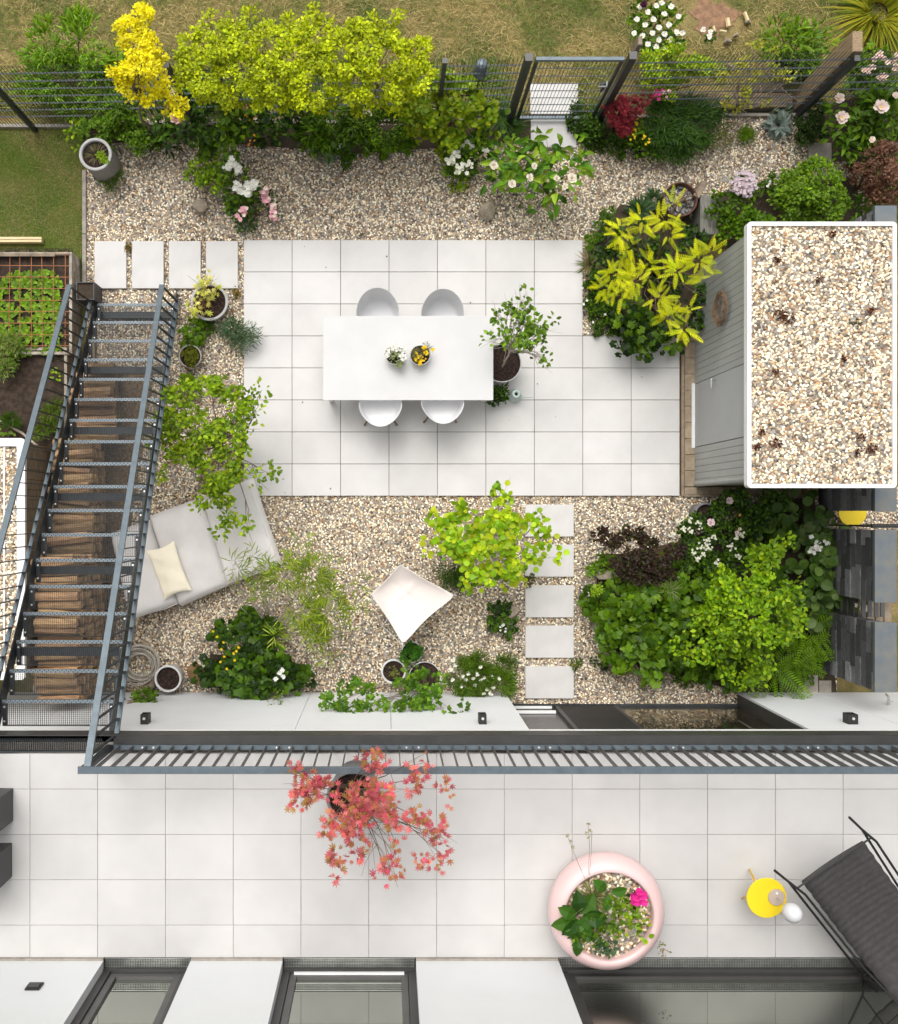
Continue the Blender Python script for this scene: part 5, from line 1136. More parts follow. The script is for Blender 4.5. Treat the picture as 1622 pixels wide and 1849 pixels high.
p = plant('cranesbill', 'low green plant with white blossoms between silver leaves and box', 'plant', [(622, 275, 17, .15), (612, 262, 12, .18), (625, 295, 10, .1)], 'small', .04, 3.0, MD, stem=None); cluster(p, 618, 262, .25, 12, .018, 12)
p = plant('white_scabious', 'dark tuft with tiny cream blossoms under the hedge', 'plant', [(660, 205, 14, .5)], 'small', .04, 2.0, DK, stem=None); cluster(p, 660, 204, .7, 12, .018, 12, (.7, .6, .5))
plant('hazel_bush', 'round leaved yellow green bush left of the inverted pot', 'shrub', [(795, 135, 24, 1.1), (835, 180, 38, 1.0), (782, 190, 38, .9), (862, 215, 28, .8), (812, 230, 38, .6), (762, 232, 32, .5), (884, 200, 20, .7), (750, 200, 30, .8), (790, 255, 26, .35), (730, 180, 24, .9)], 'round', .065, 3.2, [(.20, .36, .012), (.28, .42, .015), (.13, .28, .01)], base=(820, 215), nstem=20)
p = plant('white_phlox', 'white flowering perennial clump in the gravel left of the tall peony', 'plant', [(842, 270, 28, .4), (822, 290, 22, .3), (862, 250, 24, .5), (835, 312, 18, .2), (875, 275, 16, .4), (808, 268, 14, .3)], 'oval', .08, 3.0, MD + BR)
for q in ((857, 256, 14), (868, 250, 10), (821, 280, 9), (845, 303, 13), (838, 260, 9), (812, 290, 8), (874, 268, 8), (828, 305, 9), (820, 278, 7)): cluster(p, q[0], q[1], .55, q[2], .030, 11, heart=(.6, .6, .2))
plant('yellow_fern_weed', 'yellow green feathery tuft below the white flowering perennial', 'plant', [(826, 325, 14, .1), (838, 330, 10, .1)], 'small', .05, 2.2, LM, stem=None)
p = plant('cream_peony', 'big leafy peony with cream white blooms in front of the gate', 'plant', [(930, 270, 30, .6), (980, 250, 28, .8), (1012, 300, 32, .8), (962, 318, 36, .75), (922, 312, 26, .5), (902, 290, 20, .5), (1002, 340, 20, .6), (975, 350, 16, .5), (945, 345, 14, .5), (1025, 265, 16, .8), (1030, 320, 14, .7), (905, 325, 14, .3)], 'big', .17, 1.7, [(.09, .25, .015), (.15, .34, .02), (.22, .40, .04), (.05, .17, .012)], base=(962, 292), nstem=20)
for q in ((892, 299, .065), (957, 321, .06), (1033, 322, .08), (925, 332, .065), (1020, 338, .045), (965, 300, .05), (1005, 322, .05)): flower(p, q[0], q[1], 1.0, q[2], (.82, .74, .64), None, 8, 3)
rosette('iris_tuft', 'dark green strappy tuft at the foot of the hinge side gate post', 'plant', 908, 215, 'blade', .34, 110, [(.04, .12, .03), (.06, .15, .04)]); rosette('iris_tuft', 'strappy green tuft beside the lime leaves left of the gate post', 'plant', 925, 228, 'blade', .26, 70, MD)
plant('hydrangea_seedling', 'wide light green leaves between the hazel bush and the gate', 'plant', [(870, 215, 18, .85), (890, 228, 14, .7), (850, 235, 16, .7)], 'ovalw', .13, 1.6, BR + LM, stem=None)
plant('red_maple_shrub', 'small crimson Japanese maple at the foot of the latch side gate post', 'shrub', [(1115, 205, 18, .7), (1140, 192, 17, .8), (1124, 224, 14, .6), (1156, 184, 10, .8), (1103, 200, 8, .6), (1130, 232, 8, .5)], 'star', .07, 5, [(.24, .018, .03), (.18, .014, .025), (.32, .04, .05)], stem='twig_red')
plant('ground_thyme', 'low mossy green carpet between the gate and the crimson maple', 'plant', [(1060, 215, 30, .12), (1090, 240, 36, .12), (1065, 245, 24, .1), (1110, 262, 26, .1), (1140, 265, 22, .1), (1048, 232, 14, .1)], 'small', .05, 2.6, DK + MD, stem=None)
p = plant('yellow_loosestrife', 'green plant with small golden flowers below the crimson maple', 'plant', [(1152, 250, 22, .35), (1160, 268, 18, .25), (1148, 235, 12, .4)], 'oval', .08, 2.5, MD + BR)
for q in ((1150, 220, 5), (1147, 235, 6), (1143, 250, 5), (1165, 248, 5), (1170, 255, 4)): cluster(p, q[0], q[1], .55, q[2], .017, 5, YEL)
plant('fennel', 'dark feathery green mound right of the crimson maple', 'plant', [(1212, 220, 42, .4), (1190, 250, 36, .3), (1250, 225, 36, .3), (1270, 208, 22, .3), (1225, 255, 26, .2), (1195, 200, 24, .4)], 'thin', .12, 4.5, [(.02, .075, .008), (.035, .11, .01), (.05, .14, .012)], mode='bush', stem=None)
rosette('blue_hosta', 'blue green hosta in the gravel near the fence', 'plant', 1405, 226, 'rosette', .20, 46, [(.215, .27, .235), (.175, .22, .19), (.25, .31, .27)], z=.08, el=(-.05, .9)); rosette('blue_hosta', 'smaller blue green hosta crown touching the kerb by the sleeper', 'plant', 1412, 200, 'rosette', .15, 22, [(.13, .20, .155), (.10, .165, .125)], z=.10, el=(0, .9))
plant('sedge', 'pale straw sedge at the gravel edge right of the feathery mound', 'plant', [(1290, 240, 18, .08), (1272, 250, 12, .06)], 'thin', .12, 2.4, [(.25, .24, .06), (.18, .22, .04)], stem=None, mode='up')
plant('moss_cushion', 'bright green moss cushion in the gravel near the blue hosta', 'plant', [(1340, 246, 12, .06), (1350, 252, 10, .05)], 'thin', .06, 4, BR, stem=None, mode='up')
p = plant('spirea_bush', 'airy yellow green bush right behind the latch side gate post', 'shrub', [(1180, 122, 32, .9), (1220, 112, 34, .9), (1250, 122, 28, .8), (1190, 155, 28, .6), (1278, 108, 16, .7), (1215, 145, 24, .6), (1165, 150, 14, .6), (1290, 130, 12, .6)], 'small', .055, 3.0, LM + YG[2:], stem='twig_red'); cluster(p, 1190, 170, .8, 10, .03, 8, (.65, .05, .25)); cluster(p, 1203, 165, .8, 8, .03, 5, PINK)
p = plant('ox_eye_daisy', 'daisy clump with many white blooms at the top behind the gate', 'plant', [(1168, 20, 24, .5), (1200, 45, 28, .5), (1170, 72, 24, .5), (1215, 80, 20, .5), (1150, 45, 16, .5)], 'oval', .07, 2.4, MD + BR, mode='up')
for i in range(26):
    x, y = [(1155, 12), (1170, 22), (1185, 10), (1200, 25), (1212, 12), (1150, 35), (1165, 45), (1190, 50), (1178, 60), (1200, 62), (1210, 72), (1222, 58), (1170, 80), (1185, 85), (1200, 90), (1215, 95), (1160, 65), (1225, 30), (1232, 60), (1145, 60), (1195, 5), (1180, 35), (1208, 45), (1225, 82), (1152, 88), (1190, 72)][i]
    flower(p, x, y, .75, .045, WHITE, YEL, 8, 1)
flower(p, 1163, 8, .8, .06, (.07, .015, .04), None, 8, 2)
p = plant('white_campion', 'sparse plant with three white blossoms beside the bare patch', 'plant', [(1280, 60, 12, .25)], 'small', .05, 1.4, MD, stem=None)
for q in ((1270, 54), (1283, 58), (1281, 66)): flower(p, q[0], q[1], .35, .045, WHITE, YEL)
plant('clematis', 'thin yellowish climber scrambling over the fence wires on the right', 'climber', [(1312, 130, 16, 1.2), (1332, 168, 14, .9), (1372, 150, 16, .9), (1352, 112, 16, 1.4), (1400, 128, 12, 1.2), (1325, 200, 10, .4), (1350, 180, 10, .7), (1310, 185, 12, .5), (1420, 140, 12, 1.2), (1380, 180, 8, .6), (1360, 75, 10, 1.6), (1395, 100, 8, 1.5)], 'small', .055, 1.3, [(.34, .38, .04), (.24, .32, .03), (.42, .38, .04)], base=(1335, 195), nstem=30, stem='bark_pale')
p = plant('astrantia', 'fresh green finger leaved bush behind the fence left of the upright sleeper', 'plant', [(1420, 80, 34, .5), (1458, 68, 28, .5), (1438, 100, 30, .4), (1400, 62, 18, .4), (1478, 88, 18, .4)], 'lance', .15, 3.0, DG + BR, mode='up'); cluster(p, 1475, 92, .4, 18, .012, 26, (.65, .5, .5)); cluster(p, 1430, 125, .3, 18, .012, 20, (.6, .55, .5))
plant('heather_bush', 'dark bush with tiny white specks behind the lying sleeper', 'plant', [(1440, 118, 26, .25), (1410, 108, 20, .25), (1462, 130, 18, .25)], 'small', .035, 3, DK, stem=None)
rosette('golden_grass', 'big yellow striped grass clump in the top right corner', 'plant', 1585, 22, 'tblade', .8, 620, [(.45, .42, .03), (.30, .36, .03), (.55, .46, .04), (.12, .22, .02)], z=.05, el=(-.05, 1.55), spread=.16)
p = plant('coral_peony', 'large dark leaved peony with open pale pink blooms at the right edge', 'plant', [(1528, 192, 28, .6), (1560, 230, 42, .6), (1602, 212, 34, .7), (1540, 265, 26, .5), (1612, 262, 28, .5), (1580, 180, 26, .6), (1520, 230, 24, .5)], 'wlance', .15, 3.2, DG + MD, mode='up')
for q in ((1520, 213, .10), (1590, 194, .11), (1516, 178, .075), (1617, 172, .05), (1575, 252, .05)): flower(p, q[0], q[1], 1.0, q[2], (.82, .68, .64), YEL, 9, 2)
p = plant('pink_azalea', 'green bush with small pale pink star blossoms at the top right', 'shrub', [(1572, 112, 26, .7), (1602, 140, 32, .7), (1545, 135, 22, .5), (1610, 92, 22, .7), (1555, 165, 24, .4), (1618, 175, 20, .5)], 'oval', .075, 2.6, MD + BR)
for q in ((1590, 102, 9), (1598, 108, 7), (1572, 125, 6), (1563, 128, 4), (1594, 138, 6), (1616, 106, 5), (1617, 122, 5), (1590, 143, 5)): cluster(p, q[0], q[1], .95, q[2], .042, 4, (.80, .62, .56), heart=(.6, .3, .2))
plant('thyme_mound', 'fine dark mound between the blue hosta and the large peony', 'plant', [(1462, 222, 24, .25), (1452, 245, 20, .15), (1475, 245, 18, .2), (1475, 200, 18, .2)], 'small', .035, 4.0, DK + [(.06, .11, .03)], stem=None)
plant('box_bush', 'dense bright green rounded bush behind the shed roof', 'shrub', [(1455, 345, 42, .6), (1430, 330, 24, .5), (1490, 340, 30, .6), (1470, 312, 24, .5), (1430, 372, 30, .5), (1482, 378, 32, .5), (1505, 365, 20, .4), (1410, 360, 20, .4), (1450, 390, 28, .3)], 'oval', .06, 4.4, BR + DG, clump=.12)
plant('mint_bush', 'dark green leafy bush beside the standing sleeper', 'shrub', [(1308, 362, 22, .5), (1330, 388, 34, .55), (1318, 420, 24, .6), (1350, 410, 28, .5), (1360, 375, 22, .4), (1335, 445, 20, .5), (1375, 400, 18, .4), (1300, 390, 18, .5)], 'oval', .075, 3.6, DG + MD, mode='up')
p = plant('sedum', 'pale lilac flower cushion on top of the dark green bush', 'plant', [(1343, 335, 16, .5)], 'small', .05, 2, MD, base=(1345, 345)); cluster(p, 1343, 330, .72, 22, .026, 150, (.62, .52, .58)); cluster(p, 1348, 340, .68, 16, .026, 60, (.55, .46, .52))
p = plant('daisy_sprig', 'small sprig with white daisies between sedum and box bush', 'plant', [(1388, 336, 14, .3), (1400, 325, 10, .3)], 'small', .05, 2.5, MD, stem=None); cluster(p, 1392, 334, .4, 8, .018, 6)
plant('smoke_bush', 'brownish purple smoke bush at the right edge above the shed', 'shrub', [(1588, 302, 38, .8), (1560, 332, 24, .5), (1610, 340, 34, .7), (1600, 278, 22, .8), (1545, 310, 12, .5)], 'small', .05, 2.8, [(.16, .075, .042), (.11, .05, .03), (.22, .11, .065)], stem='twig_red')
plant('iris_patch', 'green strappy plants between the smoke bush and the shed roof', 'plant', [(1565, 362, 20, .3), (1545, 375, 14, .3), (1600, 370, 22, .2)], 'lance', .14, 2.6, MD, stem=None, mode='up')

# ================================================================== CENTRE RIGHT BED
GLD = [(.62, .66, .008), (.74, .75, .012), (.48, .57, .008)]
plant('honey_locust', 'golden honey locust shrub with feathery fronds between patio and shed', 'shrub', [(1122, 420, 14, 1.5), (1160, 402, 14, 1.5), (1198, 392, 14, 1.6), (1140, 448, 12, 1.4), (1108, 498, 14, 1.4), (1145, 505, 18, 1.5), (1188, 540, 15, 1.5), (1172, 478, 14, 1.5), (1222, 490, 14, 1.6), (1258, 472, 15, 1.7), (1286, 455, 10, 1.7), (1212, 570, 14, 1.5), (1236, 592, 10, 1.5), (1090, 520, 10, 1.3), (1210, 425, 10, 1.6), (1270, 500, 10, 1.6), (1120, 535, 10, 1.3), (1215, 370, 7, 1.6), (1245, 560, 7, 1.5)], 'feather', .22, 3.4, GLD, base=(1180, 500), rz=.35, clump=.05, nstem=40, sr=.010)
plant('lobed_geranium', 'dark green lobed leaf clump reaching over the patio corner below the honey locust', 'plant', [(1130, 560, 26, .35), (1150, 605, 28, .4), (1188, 570, 32, .4), (1160, 580, 26, .4), (1215, 600, 20, .3), (1135, 620, 14, .4), (1170, 622, 18, .4)], 'lobed', .12, 3.6, DG + DK, stem=None)
plant('dark_shrub', 'dark evergreen undergrowth beneath the honey locust', 'shrub', [(1110, 470, 28, .4), (1100, 500, 24, .4), (1235, 530, 34, .5), (1255, 430, 24, .4), (1130, 430, 28, .4), (1200, 450, 34, .5), (1160, 460, 26, .3), (1250, 580, 22, .4), (1180, 500, 30, .3)], 'oval', .08, 2.8, DK + MD[:1], stem=None)
rosette('hellebore', 'dark finger leaved hellebore above the honey locust', 'plant', 1155, 382, 'lance', .24, 60, [(.025, .075, .025), (.035, .095, .03)], el=(.05, .9)); rosette('hellebore', 'second dark hellebore beside the rusty barrel', 'plant', 1182, 360, 'lance', .18, 36, [(.025, .075, .025), (.035, .095, .03)], el=(.05, .9))
rosette('iris_tuft', 'strappy tuft with straw tips hanging over the patio edge', 'plant', 1066, 478, 'blade', .26, 80, [(.10, .17, .04), (.06, .13, .02), (.28, .20, .10)], el=(0, 1.1))
p = plant('ground_cover', 'tiny leaved ground cover with white dots at the patio corner', 'plant', [(1072, 540, 18, .1), (1085, 565, 22, .1), (1110, 585, 22, .12), (1095, 540, 18, .12), (1070, 515, 12, .1), (1080, 595, 12, .08)], 'small', .032, 3.4, DK + DG, stem=None)
for q in ((1054, 549), (1060, 542), (1071, 582), (1104, 587), (1093, 568), (1052, 520)): flower(p, q[0], q[1], .2, .022, WHITE, None, 6)
plant('thyme_tuft', 'green tuft in the gravel above the patio corner', 'plant', [(1062, 438, 12, .1), (1072, 428, 8, .1)], 'small', .03, 3.4, DG, stem=None); plant('boxwood_sprig', 'small green sprig left of the golden fronds', 'plant', [(1092, 400, 14, .2), (1098, 385, 10, .2), (1088, 418, 10, .15)], 'small', .045, 3, MD, stem=None)

# ================================================================== LEFT AND MIDDLE GRAVEL
p = plant('lime_bush', 'lime green plant left of the white and pink flowers', 'plant', [(366, 310, 24, .3), (388, 330, 18, .25), (350, 320, 12, .2), (385, 300, 14, .3)], 'oval', .06, 3.4, LM + BR)
p = plant('white_candytuft', 'green plant with snow white flower heads above the pink snapdragons', 'plant', [(420, 310, 22, .4), (435, 340, 26, .35), (450, 365, 18, .2), (425, 375, 16, .2), (412, 285, 14, .4)], 'oval', .085, 2.6, MD + BR)
for q in ((415, 292, 10), (412, 302, 8), (428, 305, 8), (450, 338, 9), (458, 332, 8), (428, 338, 8), (436, 345, 6), (447, 348, 6)): cluster(p, q[0], q[1], .6, q[2], .036, 12)
p = plant('snapdragon', 'pink and white snapdragons in the gravel above the patio', 'plant', [(440, 385, 20, .2), (470, 360, 18, .25), (445, 405, 14, .12), (490, 380, 12, .2)], 'small', .06, 1.8, [(.05, .14, .03), (.03, .09, .02)])
for q in ((433, 388, 10), (440, 380, 6), (477, 345, 7), (482, 362, 6), (492, 378, 8), (494, 392, 6), (476, 352, 5)): cluster(p, q[0], q[1], .45, q[2], .034, 8, (.80, .42, .50)); cluster(p, q[0] + 3, q[1] - 3, .47, q[2] * .6, .03, 4, PALEPINK)
plant('weed_tuft', 'small green tuft in front of the tall grey pot', 'plant', [(202, 330, 14, .1), (215, 322, 10, .1), (190, 322, 8, .1)], 'thin', .06, 3, DG, stem=None, mode='up')
for q, lb in (((232, 441, 6), 'brown moss tuft between the first two stepping slabs'), ((427, 524, 6), 'ochre moss tuft at the lower corner of the fourth stepping slab')): plant('moss_tuft', lb, 'plant', [(q[0], q[1], q[2], .05), (q[0], q[1] + 9, q[2] * .7, .05)], 'small', .03, 3, [(.25, .14, .03), (.16, .15, .03)], stem=None)
plant('yellow_fern_leaf', 'pale yellow leaved plant growing in the wide grey bowl pot', 'plant', [(365, 535, 15, .5), (360, 552, 12, .45), (382, 520, 12, .5), (372, 515, 10, .5), (350, 560, 8, .4)], 'star', .10, 1.6, [(.62, .60, .12), (.48, .52, .06), (.68, .62, .2)], base=(378, 543), stem='twig_red', zb=.28)
plant('mossy_plant', 'olive green mossy plant filling the small pot', 'plant', [(343, 643, 15, .22), (348, 650, 10, .24)], 'small', .03, 5, [(.12, .16, .01), (.20, .20, .012), (.06, .12, .01)], base=(343, 645), zb=.17, stem=None)
plant('blue_juniper', 'wispy blue green juniper at the left patio edge', 'shrub', [(425, 600, 20, .25), (440, 610, 16, .25), (412, 590, 14, .2), (432, 622, 10, .2), (448, 600, 8, .25)], 'thin', .10, 2.4, [(.05, .13, .07), (.09, .17, .10), (.035, .10, .05)], mode='bush', rz=.5)
plant('strawberry_plant', 'small lobed green plant between the small pot and the bowl pot', 'plant', [(355, 605, 18, .15), (342, 620, 14, .12), (370, 595, 12, .12), (350, 588, 10, .12)], 'lobed', .07, 2.4, DG, stem=None)
plant('strawberry_runner', 'loose green leaves in the gravel above the serviceberry', 'plant', [(330, 695, 18, .12), (318, 710, 12, .1), (352, 700, 10, .1), (300, 760, 14, .1), (395, 690, 8, .1)], 'lobed', .07, 1.8, BR, stem=None)
plant('juniper_sprig', 'tiny dark green sprig at the foot of the wide bowl pot', 'plant', [(372, 583, 14, .1), (360, 580, 8, .1)], 'small', .05, 2.4, MD, stem=None)
plant('serviceberry', 'airy green serviceberry tree between staircase and patio', 'tree', [(330, 712, 26, 1.4), (372, 705, 26, 1.5), (420, 738, 28, 1.5), (455, 715, 10, 1.4), (312, 770, 32, 1.3), (362, 770, 38, 1.5), (420, 790, 32, 1.5), (332, 828, 36, 1.3), (390, 848, 36, 1.4), (440, 838, 20, 1.4), (482, 850, 12, 1.4), (292, 800, 18, 1.2), (372, 895, 26, 1.3), (412, 930, 18, 1.3), (440, 948, 12, 1.3), (462, 868, 8, 1.4), (395, 880, 22, 1.3), (285, 850, 12, 1.1), (455, 770, 9, 1.4), (468, 705, 7, 1.4), (462, 742, 8, 1.4), (400, 960, 9, 1.3)], 'oval', .072, 3.0, [(.13, .27, .008), (.18, .35, .010), (.09, .20, .007), (.25, .41, .015)], base=(395, 805), rz=.5, clump=.13, nstem=40, sr=.010, part='crown')
plant('willow', 'loose silver branched willow over the lower gravel', 'tree', [(540, 1000, 20, 1.3), (562, 1035, 32, 1.4), (512, 1040, 28, 1.3), (592, 1068, 22, 1.3), (540, 1098, 32, 1.3), (598, 1108, 26, 1.2), (562, 1155, 22, 1.1), (482, 1030, 14, 1.2), (430, 1030, 13, 1.2), (440, 1060, 12, 1.2), (640, 1088, 12, 1.2), (572, 1130, 22, 1.2), (455, 1000, 8, 1.3), (548, 975, 10, 1.4), (500, 1150, 14, 1.1), (650, 1055, 8, 1.2), (600, 1020, 12, 1.3), (470, 1075, 12, 1.2), (585, 1190, 10, 1.0), (420, 1015, 6, 1.3), (625, 1140, 10, 1.1)], 'thin', .15, 1.9, [(.14, .27, .012), (.19, .32, .018), (.10, .20, .010), (.22, .32, .04)], base=(492, 1128), rz=.4, clump=.11, nstem=34, sr=.008, stem='bark_pale', part='crown')
p = plant('dark_geranium', 'dark green lobed bush with yellow and white blossoms by the house wall', 'shrub', [(432, 1152, 32, .4), (422, 1200, 40, .45), (472, 1210, 44, .45), (508, 1228, 30, .35), (490, 1162, 34, .4), (402, 1232, 26, .3), (450, 1130, 22, .4), (450, 1240, 26, .3), (535, 1215, 20, .3), (380, 1215, 14, .3)], 'lobed', .12, 3.8, DK + MD, stem=None)
for q in ((404, 1160), (400, 1172), (405, 1186), (422, 1180), (427, 1176), (424, 1192), (410, 1208), (385, 1140), (392, 1150), (431, 1169), (398, 1195)): flower(p, q[0], q[1], .75, .022, YEL, None, 5)
for q in ((505, 1215), (510, 1210), (498, 1226), (512, 1222)): flower(p, q[0], q[1], .7, .04, WHITE, None, 6)
plant('ivy_runner', 'thin creeping runner hanging on the white house wall', 'plant', [(500, 1265, 6, 1.0), (492, 1278, 5, 1.0), (484, 1290, 6, 1.0), (502, 1255, 5, .8)], 'small', .045, 1.4, [(.12, .22, .04)], base=(495, 1247), sr=.003, nstem=10)
plant('katsura', 'bright lime green round leaved small tree over the stepping slabs', 'tree', [(850, 922, 24, 1.3), (902, 915, 30, 1.4), (802, 958, 24, 1.3), (842, 970, 38, 1.4), (892, 970, 38, 1.5), (938, 960, 28, 1.4), (860, 1018, 32, 1.3), (910, 1020, 32, 1.3), (978, 950, 12, 1.3), (960, 998, 18, 1.3), (812, 1008, 16, 1.2), (905, 1052, 14, 1.1), (998, 1000, 9, 1.3), (902, 890, 9, 1.4), (785, 935, 9, 1.2), (775, 985, 10, 1.2), (935, 1040, 14, 1.1), (990, 975, 8, 1.3), (850, 1052, 12, 1.1), (972, 935, 7, 1.3)], 'round', .082, 2.8, [(.23, .46, .012), (.30, .52, .016), (.16, .38, .012), (.38, .55, .02)], base=(885, 985), rz=.45, clump=.15, nstem=40, stem='bark_pale', part='crown')
plant('dark_tuft', 'small dark needle tuft at the lower left of the lime green tree', 'plant', [(815, 1038, 18, .15), (830, 1050, 14, .15), (808, 1025, 12, .12)], 'thin', .09, 4, DK + MD, stem=None, mode='up')
p = plant('primula', 'small dark green plant with white blossom by the middle slab', 'plant', [(905, 1092, 14, .12), (895, 1112, 15, .12), (910, 1136, 13, .12), (920, 1125, 10, .1)], 'lobed', .07, 2.8, DK + MD, stem=None); cluster(p, 908, 1134, .2, 8, .022, 8)
plant('dried_sprig', 'little brown green sprig at the corner of the middle stepping slab', 'plant', [(955, 1052, 9, .08)], 'small', .05, 2, [(.12, .10, .03), (.08, .13, .02)], stem=None); plant('green_sprig', 'little green sprig between the last two stepping slabs', 'plant', [(1038, 1196, 8, .06)], 'small', .045, 2.4, MD + [(.25, .22, .03)], stem=None)
p = plant('candytuft_bush', 'fine leaved bush dotted with white flower heads beside the house wall', 'shrub', [(830, 1212, 22, .3), (870, 1222, 32, .3), (902, 1232, 26, .3), (872, 1192, 22, .2), (840, 1238, 22, .3), (912, 1205, 18, .15), (880, 1245, 20, .3)], 'thin', .08, 4.2, MD + DG + [(.14, .17, .04)], stem=None, mode='up')
for q in ((815, 1208), (822, 1202), (835, 1222), (842, 1228), (833, 1238), (855, 1225), (862, 1218), (868, 1228), (875, 1225), (882, 1232), (888, 1222), (880, 1245), (886, 1252), (890, 1240), (902, 1224), (868, 1205), (845, 1216), (858, 1238), (873, 1252), (818, 1228), (820, 1190)): cluster(p, q[0], q[1], .42, 2.6, .02, 7, (.80, .78, .70))
plant('espalier_currant', 'long armed lobed leaf espalier spread across the white house wall', 'shrub', [(605, 1262, 18, 1.5), (642, 1286, 22, 1.5), (612, 1300, 8, 1.5), (690, 1268, 10, 1.5), (648, 1242, 14, 1.3), (588, 1268, 8, 1.5), (622, 1240, 9, 1.3), (740, 1284, 20, 1.5), (782, 1262, 22, 1.4), (802, 1302, 14, 1.6), (834, 1280, 8, 1.5), (716, 1300, 8, 1.5), (762, 1232, 14, 1.0), (722, 1240, 12, 1.0), (640, 1305, 8, 1.6), (665, 1250, 9, 1.3), (745, 1212, 10, .9), (755, 1256, 16, 1.3), (678, 1290, 6, 1.5), (795, 1225, 8, 1.2), (782, 1296, 10, 1.5)], 'lobed3', .075, 3.6, [(.05, .15, .01), (.075, .20, .012), (.11, .26, .015)], base=(767, 1224), rz=.3, clump=.10, nstem=16, sr=.006, zb=.28)
m = MB(); m.tube([tuple(P(*q)) for q in ((640, 1285, 1.5), (668, 1272, 1.5), (690, 1262, 1.45), (715, 1257, 1.35), (742, 1259, 1.1), (762, 1240, .6))], [.006, .008, .010, .011, .012, .013], 6)
m.build('arched_branch', M['wood_grey'], bpy.data.objects['espalier_currant'], smooth=True)
plant('wall_sprig', 'fresh green sprig on the leaning post near the staircase', 'plant', [(262, 1260, 15, .8), (272, 1268, 12, .8), (255, 1272, 10, .8)], 'small', .055, 3, DG, base=(275, 1245))
plant('box_ball', 'round green box ball in the small white pot', 'shrub', [(743, 1180, 18, .34)], 'small', .035, 7, [(.03, .14, .01), (.05, .18, .012)], base=(743, 1180), zb=.2, stem=None, clump=.05)
plant('seedling', 'single tiny sprout in the white pot left of the box ball', 'plant', [(709, 1212, 7, .4), (714, 1218, 5, .38)], 'small', .04, 1.5, [(.16, .18, .03)], base=(711, 1214), zb=.25, sr=.003)
MB().tube([tuple(P(290, 1244, .5)), tuple(P(302, 1228, .40)), tuple(P(310, 1220, .33))], .006, 5)
rosette('pot_grass', 'dry grass and small green tuft in the tall cylinder pot', 'plant', 175, 280, 'blade', .15, 60, [(.25, .20, .12), (.18, .15, .09), (.13, .20, .03)], z=.57, el=(.1, 1.2), spread=.05); plant('stonecrop', 'yellow green stonecrop in the tall cylinder pot', 'plant', [(183, 285, 8, .60), (190, 290, 6, .6)], 'small', .03, 4, LM, stem=None, zb=.57)
plant('potted_tree', 'young green tree growing in the white pot beside the table', 'tree', [(940, 590, 20, 1.5), (925, 575, 14, 1.4), (950, 610, 18, 1.5), (930, 610, 16, 1.4), (945, 545, 9, 1.6), (950, 530, 5, 1.7), (900, 572, 8, 1.3), (898, 560, 5, 1.3), (975, 585, 8, 1.5), (998, 580, 6, 1.5), (970, 610, 12, 1.4), (978, 640, 7, 1.3), (988, 652, 5, 1.2), (882, 610, 7, 1.3), (948, 640, 6, 1.2), (912, 590, 10, 1.4), (960, 570, 8, 1.5), (925, 555, 7, 1.5), (943, 560, 9, 1.6), (915, 625, 7, 1.3)], 'oval', .075, 2.5, [(.10, .24, .015), (.15, .32, .02), (.07, .17, .012)], base=(907, 662), rz=.4, clump=.09, nstem=40, sr=.008, stem='bark_pale', trunk=(921, 632, 1.0), zb=.36, part='crown')
plant('potted_herb', 'dark trailing herb in the small pot at the table corner', 'plant', [(898, 712, 14, .25), (908, 706, 8, .25), (895, 724, 8, .22), (912, 718, 6, .22)], 'small', .045, 3.2, DK + MD, base=(898, 713), zb=.17, stem=None)
p = plant('white_table_flowers', 'white blossoms and grey leaves in the left table bowl', 'plant', [(716, 648, 13, .93), (705, 640, 8, .93)], 'small', .035, 2.2, [(.32, .34, .20), (.20, .26, .10)], base=(714, 640), stem=None, zb=.88)
for q in ((704, 630, 9), (714, 628, 9), (725, 632, 8), (728, 645, 6), (700, 640, 5), (710, 624, 5)): cluster(p, q[0], q[1], .97, q[2], .022, 12, WHITE)
p = plant('yellow_table_flowers', 'yellow pansies and dry leaves in the right table bowl', 'plant', [(758, 636, 12, .93), (764, 628, 8, .93)], 'thin', .05, 2.0, [(.16, .14, .08), (.12, .16, .06)], base=(759, 641), stem=None, zb=.88)
for q in ((752, 640, 5), (757, 648, 7), (764, 646, 6), (768, 638, 5), (760, 655, 5), (749, 650, 4), (766, 628, 3), (782, 631, 2)): cluster(p, q[0], q[1], .96, q[2], .018, 7, YEL)

# ================================================================== RIGHT SHADY BED
plant('barberry', 'deep purple brown barberry at the edge of the shady bed', 'shrub', [(1098, 972, 16, .6), (1140, 990, 34, .7), (1186, 1000, 36, .7), (1162, 1030, 28, .6), (1212, 990, 16, .6), (1120, 1010, 18, .6), (1190, 1035, 22, .6), (1080, 965, 7, .5)], 'small', .06, 4.2, [(.042, .024, .016), (.060, .032, .022), (.030, .018, .013), (.035, .048, .012)], stem='twig_red')
plant('strawberry_bed', 'broad lobed green foliage filling the lower left of the shady bed', 'plant', [(1090, 1080, 26, .3), (1130, 1120, 46, .4), (1112, 1170, 36, .3), (1170, 1182, 40, .4), (1190, 1100, 46, .5), (1240, 1150, 42, .45), (1160, 1062, 28, .35), (1230, 1080, 38, .45), (1210, 1050, 28, .4), (1250, 1040, 26, .4), (1270, 1190, 24, .3), (1100, 1120, 28, .3), (1150, 1150, 30, .4), (1290, 1100, 30, .5), (1300, 1160, 30, .4), (1280, 1060, 24, .45), (1230, 1010, 20, .4)], 'lobed', .145, 3.2, DG + MD + BR[2:], stem=None)
